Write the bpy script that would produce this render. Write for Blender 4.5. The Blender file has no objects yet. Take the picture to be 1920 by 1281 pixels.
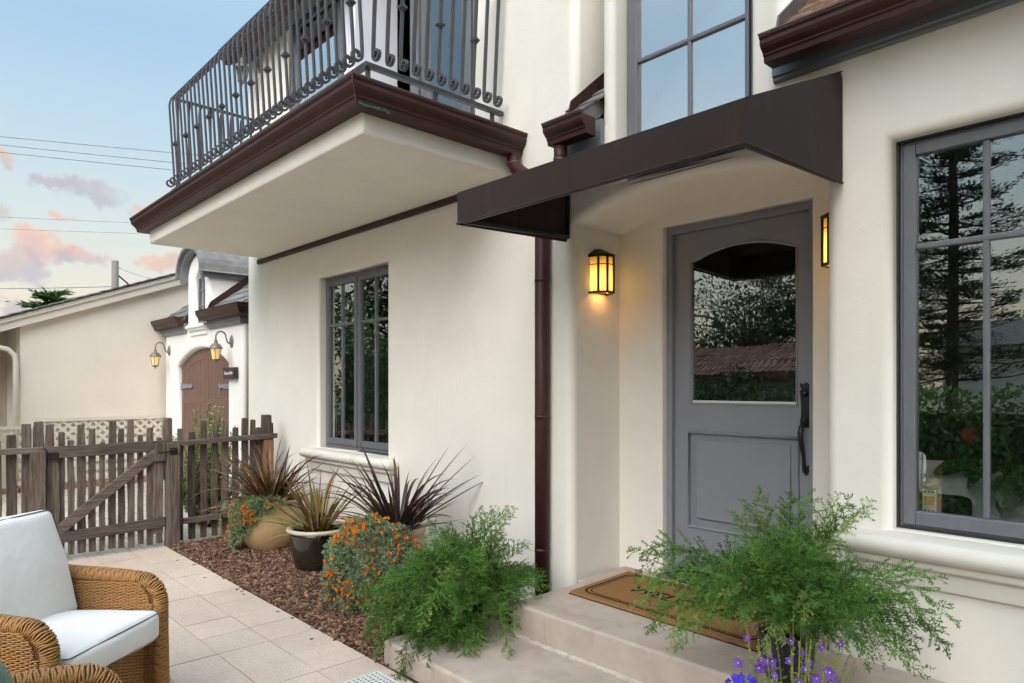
import bpy, bmesh, math, random
from mathutils import Vector, Matrix, geometry
R = math.radians
random.seed(11)
SC = bpy.context.scene
COL = SC.collection

# ------------------------------------------------------------------ camera
cam_d = bpy.data.cameras.new('camera')
cam = bpy.data.objects.new('camera', cam_d); COL.objects.link(cam)
cam.location = (0, 0, 1.45)
cam.rotation_euler = (R(90), 0, R(90 - 43.033))
cam_d.sensor_fit = 'HORIZONTAL'; cam_d.sensor_width = 36; cam_d.lens = 24.0
cam_d.shift_y = 0.044; cam_d.clip_start = .05; cam_d.clip_end = 3000
SC.camera = cam

# ------------------------------------------------------------------ view / exposure
SC.view_settings.view_transform = 'Standard'; SC.view_settings.look = 'None'
SC.view_settings.gamma = 1; SC.view_settings.exposure = EXPOSURE = 1.6
SC.cycles.use_denoising = True
SC.cycles.max_bounces = 8; SC.cycles.diffuse_bounces = 4; SC.cycles.transparent_max_bounces = 12
SC.cycles.use_adaptive_sampling = True; SC.cycles.adaptive_threshold = .03; SC.cycles.adaptive_min_samples = 20
SC.cycles.sample_clamp_indirect = 6; SC.cycles.use_light_tree = False

def lin(h):
    h = h.lstrip('#'); o = []
    for i in (0, 2, 4):
        c = int(h[i:i+2], 16) / 255
        o.append(c/12.92 if c <= .04045 else ((c+.055)/1.055)**2.4)
    return tuple(o)

# ------------------------------------------------------------------ node helper
class NT:
    def __init__(s, tree): s.t = tree; s.n = tree.nodes; s.l = tree.links
    def new(s, typ, **kw):
        n = s.n.new(typ)
        for k, v in kw.items(): setattr(n, k, v)
        return n
    def put(s, sock, val):
        if hasattr(val, 'links') or isinstance(val, bpy.types.NodeSocket): s.l.new(val, sock)
        else:
            if isinstance(val, (tuple, list)) and sock.type == 'RGBA' and len(val) == 3: val = (*val, 1)
            sock.default_value = val
    def math(s, op, a, b=None, c=None, clamp=False):
        n = s.new('ShaderNodeMath', operation=op, use_clamp=clamp)
        for i, v in enumerate((a, b, c)):
            if v is not None: s.put(n.inputs[i], v)
        return n.outputs[0]
    def vmath(s, op, a, b=None):
        n = s.new('ShaderNodeVectorMath', operation=op)
        s.put(n.inputs[0], a)
        if b is not None: s.put(n.inputs[1], b)
        return n.outputs['Value'] if op in ('DOT_PRODUCT', 'LENGTH') else n.outputs[0]
    def mix(s, f, a, b, mode='MIX'):
        n = s.new('ShaderNodeMix', data_type='RGBA', blend_type=mode)
        s.put(n.inputs['Factor'], f); s.put(n.inputs['A'], a); s.put(n.inputs['B'], b)
        return n.outputs['Result']
    def noise(s, vec, scale, detail=4, rough=.55, dist=0, col=False):
        n = s.new('ShaderNodeTexNoise'); s.put(n.inputs['Vector'], vec)
        n.inputs['Scale'].default_value = scale; n.inputs['Detail'].default_value = detail
        n.inputs['Roughness'].default_value = rough; n.inputs['Distortion'].default_value = dist
        return n.outputs['Color' if col else 'Fac']
    def ramp(s, f, stops, interp='LINEAR'):
        n = s.new('ShaderNodeValToRGB'); s.put(n.inputs[0], f); n.color_ramp.interpolation = interp
        e = n.color_ramp.elements
        while len(e) < len(stops): e.new(.5)
        for i, (p, c) in enumerate(stops):
            e[i].position = p; e[i].color = (*c, 1) if len(c) == 3 else c
        return n.outputs[0]
    def mrange(s, v, a, b, c, d, smooth=False):
        n = s.new('ShaderNodeMapRange'); n.interpolation_type = 'SMOOTHSTEP' if smooth else 'LINEAR'
        s.put(n.inputs[0], v)
        for i, q in enumerate((a, b, c, d)): n.inputs[i+1].default_value = q
        return n.outputs[0]
    def mapping(s, vec, scale=(1, 1, 1), rot=(0, 0, 0), loc=(0, 0, 0)):
        n = s.new('ShaderNodeMapping'); s.put(n.inputs[0], vec)
        n.inputs['Scale'].default_value = scale; n.inputs['Rotation'].default_value = rot; n.inputs['Location'].default_value = loc
        return n.outputs[0]

# ------------------------------------------------------------------ world: soft evening sky
W = bpy.data.worlds.new('World'); SC.world = W; W.use_nodes = True
t = NT(W.node_tree); t.n.clear()
SUN_EL, SUN_AZ = 38, (0.50, -0.866)      # direction towards the sun in plan
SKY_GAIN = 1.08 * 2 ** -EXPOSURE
tc = t.new('ShaderNodeTexCoord').outputs['Generated']
dirn = t.vmath('NORMALIZE', tc)
sep = t.new('ShaderNodeSeparateXYZ'); t.put(sep.inputs[0], dirn)
zz = sep.outputs['Z']
grad = t.ramp(t.mrange(zz, -.05, 1, 0, 1), [
    (0.0, lin('e9d2b4')), (.075, lin('f1dfc4')), (.15, lin('f2ead6')), (.24, lin('dfe9e6')),
    (.33, lin('c9e1ee')), (.45, lin('aed2ee')), (.62, lin('bcd8ec')), (1.0, lin('d3e3ee'))])
sky = t.new('ShaderNodeTexSky', sky_type='NISHITA'); sky.sun_disc = False
sky.sun_elevation = R(SUN_EL); sky.sun_rotation = math.atan2(SUN_AZ[0], SUN_AZ[1])
nish = t.mix(1.0, sky.outputs[0], (.085,)*3, 'MULTIPLY')
base = t.mix(.12, grad, nish)
F_ = (-math.cos(R(43.033)), math.sin(R(43.033))); R_ = (math.sin(R(43.033)), math.cos(R(43.033)))
def pix_dir(x, y):
    u = (x-960)/1280; v = (725-y)/1280
    return Vector((F_[0]+u*R_[0], F_[1]+u*R_[1], v)).normalized()
wob = t.noise(dirn, 16, 5, .6, .3, col=True)
wobv = t.vmath('MULTIPLY', t.vmath('SUBTRACT', wob, (.5, .5, .5)), (.075,)*3)
cdir = t.vmath('ADD', dirn, wobv)
puff = t.noise(dirn, 38, 6, .62)
cur = base
for (px, py, pw, ph, warm) in [(150, 352, 105, 24, .05), (95, 345, 50, 12, .05), (85, 465, 72, 42, .85), (30, 500, 70, 34, .35),
                               (150, 482, 45, 20, .5), (112, 404, 20, 8, .9), (300, 492, 60, 20, .8), (290, 385, 36, 13, .85),
                               (8, 296, 30, 18, .95), (10, 578, 40, 24, .1), (-90, 380, 120, 40, .5), (-160, 520, 150, 50, .7)]:
    c = pix_dir(px, py)
    az = Vector((-c.y, c.x, 0)).normalized(); el = c.cross(az) * (-1 if c.cross(az).z < 0 else 1)
    ra = math.acos(max(-1, min(1, c.dot(pix_dir(px+pw, py))))); re = math.acos(c.dot(pix_dir(px, py+ph)))
    du = t.math('MULTIPLY', t.vmath('DOT_PRODUCT', cdir, tuple(az)), 1/ra)
    dv0 = t.math('SUBTRACT', t.vmath('DOT_PRODUCT', cdir, tuple(el)), 0)
    dv = t.math('MULTIPLY', dv0, 1/re)
    front = t.math('GREATER_THAN', t.vmath('DOT_PRODUCT', dirn, tuple(c)), 0)
    rr = t.math('ADD', t.math('MULTIPLY', du, du), t.math('MULTIPLY', dv, dv))
    rr = t.math('ADD', rr, t.math('MULTIPLY', t.math('SUBTRACT', puff, .5), 2.6))
    m = t.math('MULTIPLY', t.mrange(rr, .15, 1.15, 1, 0, True), front)
    lit = t.mrange(t.math('ADD', dv, t.math('MULTIPLY', t.math('SUBTRACT', puff, .5), 3)), -1.0, .8, max(0, warm-.55), min(1, warm+.12), True)
    ccol = t.mix(lit, lin('b9bac9'), lin('f6bfa4'))
    cur = t.mix(t.math('MULTIPLY', m, .72), cur, ccol)
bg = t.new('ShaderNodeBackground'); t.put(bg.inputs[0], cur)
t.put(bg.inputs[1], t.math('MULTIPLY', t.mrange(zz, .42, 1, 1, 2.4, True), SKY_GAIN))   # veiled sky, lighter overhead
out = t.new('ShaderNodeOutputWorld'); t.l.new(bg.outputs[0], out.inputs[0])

# ------------------------------------------------------------------ sun (veiled, soft)
sd = bpy.data.lights.new('sun', 'SUN'); sd.energy = 1.42; sd.angle = R(55); sd.color = (1, .965, .93)
sun = bpy.data.objects.new('sun', sd); COL.objects.link(sun)
sv = Vector((SUN_AZ[0]*math.cos(R(SUN_EL)), SUN_AZ[1]*math.cos(R(SUN_EL)), math.sin(R(SUN_EL))))
sun.rotation_euler = sv.to_track_quat('Z', 'Y').to_euler(); sun.location = (4, -10, 14)

# ------------------------------------------------------------------ materials
MATS = {}
def mk(name, col, rough=.6, var=.1, scale=5, bump=0, bscale=80, bdist=.004, metal=0, spec=.5, rnd=0, col2=None, attr=False,
       stretch=None, local=False, vscale=None, coat=0, sheen=0, transl=0, stain=None, big=0, bdetail=4):
    m = bpy.data.materials.new(name); m.use_nodes = True; t = NT(m.node_tree)
    p = t.n['Principled BSDF']; MATS[name] = m
    if local: pos = t.new('ShaderNodeTexCoord').outputs['Object']
    else: pos = t.new('ShaderNodeNewGeometry').outputs['Position']
    oi = t.new('ShaderNodeObjectInfo').outputs['Random']
    vec = pos
    if local:
        off = t.new('ShaderNodeCombineXYZ')
        for i, k in enumerate((17., 31., 53.)): t.put(off.inputs[i], t.math('MULTIPLY', oi, k))
        vec = t.vmath('ADD', pos, off.outputs[0])
    if stretch: vec = t.mapping(vec, stretch)
    n1 = t.noise(vec, scale, 5, .6)
    c = col
    if attr:
        a = t.new('ShaderNodeAttribute', attribute_name='rnd').outputs['Fac']
        c = t.mix(a, col, col2)
    elif col2 is not None:
        c = t.mix(t.mrange(n1, .35, .65, 0, 1), col, col2)
    val = t.mrange(n1, .25, .75, 1-var, 1+var)
    if rnd: val = t.math('MULTIPLY', val, t.mrange(oi, 0, 1, 1-rnd, 1+rnd))
    if big:
        nb = t.noise(pos, .9, 4, .6); val = t.math('MULTIPLY', val, t.mrange(nb, .3, .7, 1-big, 1+big))
    cc = t.new('ShaderNodeCombineColor')
    for i in range(3): t.put(cc.inputs[i], val)
    c = t.mix(1.0, c, cc.outputs[0], 'MULTIPLY')
    if stain:
        sc_, amt, scol, st = stain
        sv_ = t.mapping(pos, st)
        ns = t.noise(sv_, sc_, 6, .65, .4)
        c = t.mix(t.mrange(ns, .52, .75, 0, amt, True), c, scol)
    t.put(p.inputs['Base Color'], c)
    t.put(p.inputs['Roughness'], t.mrange(n1, .2, .8, max(0, rough-.07), min(1, rough+.07)))
    p.inputs['Metallic'].default_value = metal
    p.inputs['Specular IOR Level'].default_value = spec
    p.inputs['Coat Weight'].default_value = coat
    p.inputs['Sheen Weight'].default_value = sheen
    if bump:
        b = t.new('ShaderNodeBump'); b.inputs['Strength'].default_value = bump; b.inputs['Distance'].default_value = bdist
        t.put(b.inputs['Height'], t.noise(vec, bscale, bdetail, .6)); t.l.new(b.outputs[0], p.inputs['Normal'])
    if transl:
        tr = t.new('ShaderNodeBsdfTranslucent'); t.put(tr.inputs[0], c)
        mx = t.new('ShaderNodeMixShader'); mx.inputs[0].default_value = transl
        t.l.new(p.outputs[0], mx.inputs[1]); t.l.new(tr.outputs[0], mx.inputs[2])
        t.l.new(mx.outputs[0], t.n['Material Output'].inputs[0])
    return m

# stucco: trowelled, faint mottling and drip stains
def stucco(name, col, mott):
    m = mk(name, col, .88, .035, 2.2, spec=.2, big=.03, stain=(3.2, mott, tuple(x*.72 for x in col), (1.6, 1.6, .35)))
    t = NT(m.node_tree); p = t.n['Principled BSDF']
    pos = t.new('ShaderNodeNewGeometry').outputs['Position']
    b = t.new('ShaderNodeBump'); b.inputs['Strength'].default_value = .35; b.inputs['Distance'].default_value = .012
    t.put(b.inputs['Height'], t.noise(t.mapping(pos, (1, 1, .55)), 4.5, 3, .5, .6))
    b3 = t.new('ShaderNodeBump'); b3.inputs['Strength'].default_value = .30; b3.inputs['Distance'].default_value = .004
    t.put(b3.inputs['Height'], t.noise(t.mapping(pos, (1, 1, 1.7)), 26, 5, .65, .8)); t.l.new(b.outputs[0], b3.inputs['Normal'])
    b2 = t.new('ShaderNodeBump'); b2.inputs['Strength'].default_value = .35; b2.inputs['Distance'].default_value = .0018
    t.put(b2.inputs['Height'], t.noise(pos, 170, 4, .7)); t.l.new(b3.outputs[0], b2.inputs['Normal'])
    # hairline cracks and fine splash marks
    src = p.inputs['Base Color'].links[0].from_socket
    vo = t.new('ShaderNodeTexVoronoi', feature='DISTANCE_TO_EDGE'); vo.inputs['Scale'].default_value = 1.3
    t.put(vo.inputs['Vector'], t.vmath('ADD', pos, t.vmath('MULTIPLY', t.noise(pos, 3, 5, .7, col=True), (.5,)*3)))
    ck = t.math('MULTIPLY', t.mrange(vo.outputs['Distance'], 0, .0035, 1, 0), t.mrange(t.noise(pos, 1.1, 2), .56, .66, 0, .22))
    sp = t.math('MULTIPLY', t.mrange(t.noise(pos, 75, 2, .5), .74, .80, 0, 1), t.mrange(t.noise(pos, 1.7, 3), .5, .7, 0, .45))
    t.put(p.inputs['Base Color'], t.mix(t.math('ADD', ck, sp, clamp=True), src, tuple(x*.42 for x in col)))
    t.l.new(b2.outputs[0], p.inputs['Normal'])
    return m
stucco('stucco', (.765, .725, .65), .17)
stucco('stucco_trim', (.73, .69, .615), .32)
stucco('stucco_garage', (.77, .75, .71), .14)
stucco('stucco_beige', (.74, .66, .565), .14)
mk('grey_paint', (.135, .137, .152), .45, .06, 30, bump=.12, bscale=260, bdist=.001, stretch=(1, 1, .15), stain=(22, .35, (.22, .22, .25), (1, 1, .3)))
mk('door_paint', (.23, .236, .262), .42, .03, 3, bump=.05, bscale=300, bdist=.0006)
mk('frame_dark', (.02, .02, .022), .5, .05, 8)
mk('fascia_grey', (.16, .175, .19), .5, .06, 6)
mk('bronze', (.046, .016, .013), .5, .25, 7, bump=.15, bscale=40, bdist=.002, spec=.35, stain=(9, .35, (.085, .04, .034), (.3, .3, 1.5)))
mk('bronze_edge', (.10, .065, .058), .5, .2, 12)
mk('canvas', (.034, .024, .022), .92, .22, 240, bump=.6, bscale=420, bdist=.002, spec=.15, sheen=.05, stain=(9, .55, (.062, .048, .044), (1.5, 1.5, .35)))
mk('iron', (.066, .063, .072), .48, .12, 20, bump=.15, bscale=150, bdist=.001, spec=.5)
mk('black_iron', (.010, .010, .011), .42, .15, 30, bump=.2, bscale=120, bdist=.0015)
mk('hinge_iron', (.16, .18, .22), .5, .15, 30)
mk('slate', (.16, .155, .15), .75, .3, 9, bump=.5, bscale=40, bdist=.006, rnd=.3)
mk('tile_edge', (.55, .5, .42), .8, .2, 20, bump=.4, bscale=60)
mk('concrete', (.44, .36, .30), .82, .13, 9, bump=.5, bscale=90, bdist=.003, stain=(3.4, .6, (.30, .215, .155), (1.6, 1.6, .45)), big=.09, bdetail=8)
m_ = MATS['concrete']; t = NT(m_.node_tree); p = t.n['Principled BSDF']; pos = t.new('ShaderNodeNewGeometry').outputs['Position']; src = p.inputs['Base Color'].links[0].from_socket
c_ = t.mix(t.mrange(t.noise(t.mapping(pos, (1, 1, .6), loc=(3, 1, 0)), 4.2, 5, .7), .6, .72, 0, .45, True), src, (.30, .31, .34))
c_ = t.mix(t.mrange(t.noise(t.mapping(pos, loc=(7, 2, 0)), 2.0, 6, .7), .55, .75, 0, .5, True), c_, (.52, .46, .42))
t.put(p.inputs['Base Color'], t.mix(t.mrange(t.noise(pos, 60, 3), .70, .8, 0, .5), c_, (.2, .15, .12)))
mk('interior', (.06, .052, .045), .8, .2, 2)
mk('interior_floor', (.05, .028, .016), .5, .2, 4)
mk('shade_white', (.72, .74, .78), .8, .03, 3)
mk('white_panel', (.74, .72, .78), .6, .03, 4)
mk('coir', (.31, .16, .065), .95, .32, 260, bump=.9, bscale=420, bdist=.006, spec=.1, stain=(30, .3, (.25, .12, .045), (1, 1, 1)))
mk('coir_black', (.014, .012, .012), .95, .3, 200, bump=.8, bscale=420, bdist=.005, spec=.1)
mk('weathered_wood', (.105, .078, .060), .85, .34, 9, bump=.7, bscale=22, bdist=.004, rnd=.32, local=True, stretch=(7, 7, .55), spec=.2, col2=(.155, .125, .105))
mk('rail_wood', (.11, .083, .068), .85, .34, 9, bump=.7, bscale=22, bdist=.004, rnd=.2, local=True, stretch=(7, .55, 7), spec=.2, col2=(.15, .12, .105))
mk('redwood_post', (.26, .135, .075), .8, .25, 9, bump=.5, bscale=22, bdist=.003, local=True, stretch=(7, 7, .5), spec=.2)
mk('brown_door', (.145, .078, .055), .6, .12, 9, stretch=(5, 5, .4), bump=.2, bscale=30, bdist=.002)
mk('cream_trim', (.66, .60, .51), .7, .05, 5)
mk('mulch_soil', (.060, .032, .021), .95, .4, 30, bump=1, bscale=60, bdist=.02)
mk('bark_chip', (.060, .029, .018), .9, .2, 60, attr=True, col2=(.34, .20, .135), spec=.2)
mk('ground', (.10, .095, .06), .95, .3, 1.5, col2=(.07, .09, .035))
mk('glaze_tan', (.43, .30, .15), .32, .18, 5, spec=.5, coat=.35, stain=(4, .5, (.30, .19, .085), (1, 1, .6)))
mk('glaze_black', (.013, .011, .009), .18, .3, 4, spec=.6, coat=.6, stain=(4, .4, (.045, .035, .022), (1, 1, .5)))
mk('glaze_cream', (.52, .45, .34), .35, .1, 12, coat=.2)
mk('pot_dark', (.036, .030, .038), .5, .15, 30, bump=.15, bscale=60)
mk('soil', (.03, .02, .014), .95, .3, 60, bump=1, bscale=80, bdist=.01)
mk('fern', (.05, .15, .027), .6, .18, 8, attr=True, col2=(.15, .275, .052), rnd=.42, transl=.3, spec=.25)
mk('fern_pale', (.20, .31, .07), .6, .18, 8, attr=True, col2=(.33, .42, .11), rnd=.3, transl=.35, spec=.25)
mk('fern_dead', (.30, .22, .10), .7, .2, 8, attr=True, col2=(.42, .33, .16), transl=.2)
mk('fern_stem', (.16, .20, .065), .6, .1, 8)
mk('flax_bronze', (.10, .045, .025), .42, .25, 9, col2=(.24, .125, .045), rnd=.45, local=True, transl=.15)
mk('flax_dark', (.036, .021, .019), .4, .25, 9, col2=(.07, .043, .034), rnd=.45, local=True, transl=.1)
mk('flax_yellow', (.30, .28, .035), .45, .25, 7, col2=(.15, .10, .04), rnd=.3, local=True, transl=.25)
mk('flax_straw', (.42, .26, .13), .6, .2, 7, transl=.2)
mk('flax_pink', (.55, .22, .20), .5, .15, 7, transl=.2)
mk('lotus_leaf', (.11, .19, .095), .7, .15, 9, attr=True, col2=(.30, .37, .21), transl=.2, spec=.2)
mk('lotus_flower', (.70, .085, .008), .55, .1, 40, attr=True, col2=(.92, .40, .03), transl=.25)
mk('shrub_leaf', (.13, .20, .06), .55, .15, 9, attr=True, col2=(.42, .44, .19), transl=.25)
mk('leaf_dark', (.022, .045, .018), .6, .2, 3, attr=True, col2=(.05, .085, .028), transl=.2)
mk('leaf_pine', (.020, .034, .019), .65, .2, 3, attr=True, col2=(.05, .07, .034), transl=.15)
mk('leaf_bright', (.055, .12, .035), .55, .2, 3, attr=True, col2=(.10, .20, .05), transl=.25)
mk('bark', (.07, .05, .04), .9, .3, 8, bump=.8, bscale=20, bdist=.02)
mk('purple_petal', (.17, .055, .42), .55, .15, 60, rnd=.25, transl=.25)
mk('blue_petal', (.06, .035, .62), .5, .15, 60, rnd=.2, transl=.25)
mk('flower_eye', (.8, .8, .75), .6, .02)
mk('stem_green', (.20, .25, .055), .6, .15, 30, attr=True, col2=(.30, .33, .08), transl=.2)
mk('cushion', (.74, .725, .70), .92, .03, 5, bump=.5, bscale=7, bdist=.02, spec=.1, sheen=.2)
mk('piping', (.07, .07, .075), .8, .05)
mk('cushion_green', (.055, .105, .065), .92, .06, 20, bump=.2, bscale=300, bdist=.001, spec=.1, sheen=.2)
mk('wicker', (.46, .24, .085), .5, .28, 45, col2=(.34, .16, .05), attr=False, spec=.4, bump=.1, bscale=300, bdist=.0005)
mk('wicker_core', (.105, .047, .016), .7, .2, 20)
mk('upholstery', (.80, .82, .82), .9, .05, 30, spec=.1)
mk('pillow_dark', (.025, .035, .03), .9, .1, 30, spec=.1)
mk('white_ceramic', (.68, .69, .66), .35, .03, 5)
mk('device_white', (.72, .78, .72), .5, .02)
mk('device_orange', (.62, .30, .04), .6, .05)
mk('anthurium_leaf', (.035, .10, .025), .35, .2, 12, rnd=.3)
mk('anthurium_red', (.55, .05, .022), .35, .15, 12)
mk('bulb_lens', (.8, .7, .5), .5)
mk('pewter', (.18, .165, .15), .5, .2, 30, metal=.3, bump=.2, bscale=80)
mk('sign_brown', (.05, .032, .026), .6, .1, 30)
mk('white_paint', (.8, .8, .8), .6, .02)
mk('pole_wood', (.20, .175, .15), .9, .2, 5, stretch=(5, 5, .4))
mk('wire', (.22, .22, .24), .7)
mk('drain_white', (.66, .66, .63), .6, .1, 40)
mk('drain_hole', (.01, .01, .01), .9)
mk('roof_tile', (.15, .075, .052), .85, .4, 4, rnd=.4)
mk('needles', (.28, .13, .05), .9, .3, 80)
mk('patina', (.05, .13, .10), .8, .3, 60)
mk('brick', (.28, .15, .10), .85, .2, 20, rnd=.2)
mk('plastic_green', (.40, .55, .20), .5)
mk('plastic_blue', (.02, .18, .6), .4)

# pavers: pinkish buff exposed-aggregate concrete, one tint per slab
def paver_mat(name, tiled):
    m = mk(name, (.60, .48, .395), .85, .1, 3, bump=.35, bscale=420, bdist=.0012, rnd=.055, spec=.25, big=.05)
    t = NT(m.node_tree); p = t.n['Principled BSDF']
    pos = t.new('ShaderNodeNewGeometry').outputs['Position']
    src = p.inputs['Base Color'].links[0].from_socket
    v = t.new('ShaderNodeTexVoronoi'); v.inputs['Scale'].default_value = 210; t.put(v.inputs['Vector'], pos)
    cc = t.new('ShaderNodeSeparateColor'); t.put(cc.inputs[0], v.outputs['Color'])
    c = t.mix(t.mrange(cc.outputs[0], .72, .9, 0, .3), src, (.62, .54, .46))
    c = t.mix(t.mrange(cc.outputs[1], .80, .92, 0, .42), c, (.22, .15, .11))
    if tiled:
        b = t.new('ShaderNodeTexBrick'); b.offset = 0; t.put(b.inputs['Vector'], pos)
        b.inputs['Scale'].default_value = 1; b.inputs['Brick Width'].default_value = .2865; b.inputs['Row Height'].default_value = .2865
        b.inputs['Mortar Size'].default_value = .003; b.inputs['Color1'].default_value = (1,)*4; b.inputs['Color2'].default_value = (.93,)*3+(1,); b.inputs['Mortar'].default_value = (.5,)*3+(1,)
        c = t.mix(1, c, b.outputs[0], 'MULTIPLY')
    t.put(p.inputs['Base Color'], c)
paver_mat('paver', False); paver_mat('paver_far', True)
mk('joint_sand', (.38, .31, .25), .95, .25, 60, bump=.5, bscale=200)
def brick_paving(name):
    m = mk(name, (.52, .45, .37), .9, .1, 4, rnd=0, spec=.2)
    t = NT(m.node_tree); p = t.n['Principled BSDF']; pos = t.new('ShaderNodeNewGeometry').outputs['Position']
    src = p.inputs['Base Color'].links[0].from_socket
    b = t.new('ShaderNodeTexBrick'); t.put(b.inputs['Vector'], t.mapping(pos, rot=(0, 0, R(0))))
    b.inputs['Scale'].default_value = 1; b.inputs['Brick Width'].default_value = .22; b.inputs['Row Height'].default_value = .11
    b.inputs['Mortar Size'].default_value = .006; b.inputs['Color1'].default_value = (1,)*4; b.inputs['Color2'].default_value = (.85,)*3+(1,); b.inputs['Mortar'].default_value = (.6,)*3+(1,)
    t.put(p.inputs['Base Color'], t.mix(1, src, b.outputs[0], 'MULTIPLY'))
brick_paving('court_paving')

def glass(name, refl, tint=(.86, .9, .88), wave=0, wscale=3, gcol=(.96, 1, .99)):
    m = bpy.data.materials.new(name); m.use_nodes = True; t = NT(m.node_tree); t.n.clear(); MATS[name] = m
    tr = t.new('ShaderNodeBsdfTransparent'); tr.inputs[0].default_value = (*tint, 1)
    gl = t.new('ShaderNodeBsdfGlossy'); gl.inputs['Roughness'].default_value = 0.0; gl.inputs[0].default_value = (*gcol, 1)
    fr = t.new('ShaderNodeFresnel'); fr.inputs[0].default_value = 1.5
    f = t.math('ADD', t.math('MULTIPLY', fr.outputs[0], .9), refl, clamp=True)
    mx = t.new('ShaderNodeMixShader'); t.put(mx.inputs[0], f)
    t.l.new(tr.outputs[0], mx.inputs[1]); t.l.new(gl.outputs[0], mx.inputs[2])
    if wave:
        pos = t.new('ShaderNodeNewGeometry').outputs['Position']
        b = t.new('ShaderNodeBump'); b.inputs['Strength'].default_value = wave; b.inputs['Distance'].default_value = .02
        t.put(b.inputs['Height'], t.noise(t.mapping(pos, (.5, 1, 1.6)), wscale, 2, .5)); t.l.new(b.outputs[0], gl.inputs['Normal']); t.l.new(b.outputs[0], fr.inputs['Normal'])
    o = t.new('ShaderNodeOutputMaterial'); t.l.new(mx.outputs[0], o.inputs[0])
glass('glass', .19, (.93, .95, .94)); glass('glass_wavy', .26, wave=.05, wscale=2.2); glass('glass_clear', .70, gcol=(1, .945, .90))
glass('door_glass', .22, wave=.045, wscale=2.6)

def lit(name, c_lo, c_hi, s, zc, h, transl=.0):
    """lit amber shade, brightest near the bulb"""
    m = bpy.data.materials.new(name); m.use_nodes = True; t = NT(m.node_tree); MATS[name] = m
    p = t.n['Principled BSDF']; p.inputs['Base Color'].default_value = (*c_lo, 1); p.inputs['Roughness'].default_value = .5
    pos = t.new('ShaderNodeTexCoord').outputs['Object']
    sp = t.new('ShaderNodeSeparateXYZ'); t.put(sp.inputs[0], pos)
    d = t.math('ABSOLUTE', t.math('SUBTRACT', sp.outputs['Z'], zc))
    k = t.mrange(d, 0, h, 1, .12, True)
    c = t.mix(k, c_lo, c_hi)
    t.put(p.inputs['Emission Color'], c)
    t.put(p.inputs['Emission Strength'], t.math('MULTIPLY', k, s))
lit('amber_glass', (1.0, .42, .05), (1.0, .60, .12), .78, -.045, .17)
lit('warm_glass', (1.0, .62, .22), (1.0, .78, .42), .85, -.02, .12)
def emit(name, c, s):
    m = bpy.data.materials.new(name); m.use_nodes = True; MATS[name] = m
    p = m.node_tree.nodes['Principled BSDF']; p.inputs['Emission Color'].default_value = (*c, 1); p.inputs['Emission Strength'].default_value = s
emit('bulb', (1, .55, .16), 9); emit('downlight', (1, .72, .4), 14)

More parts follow.
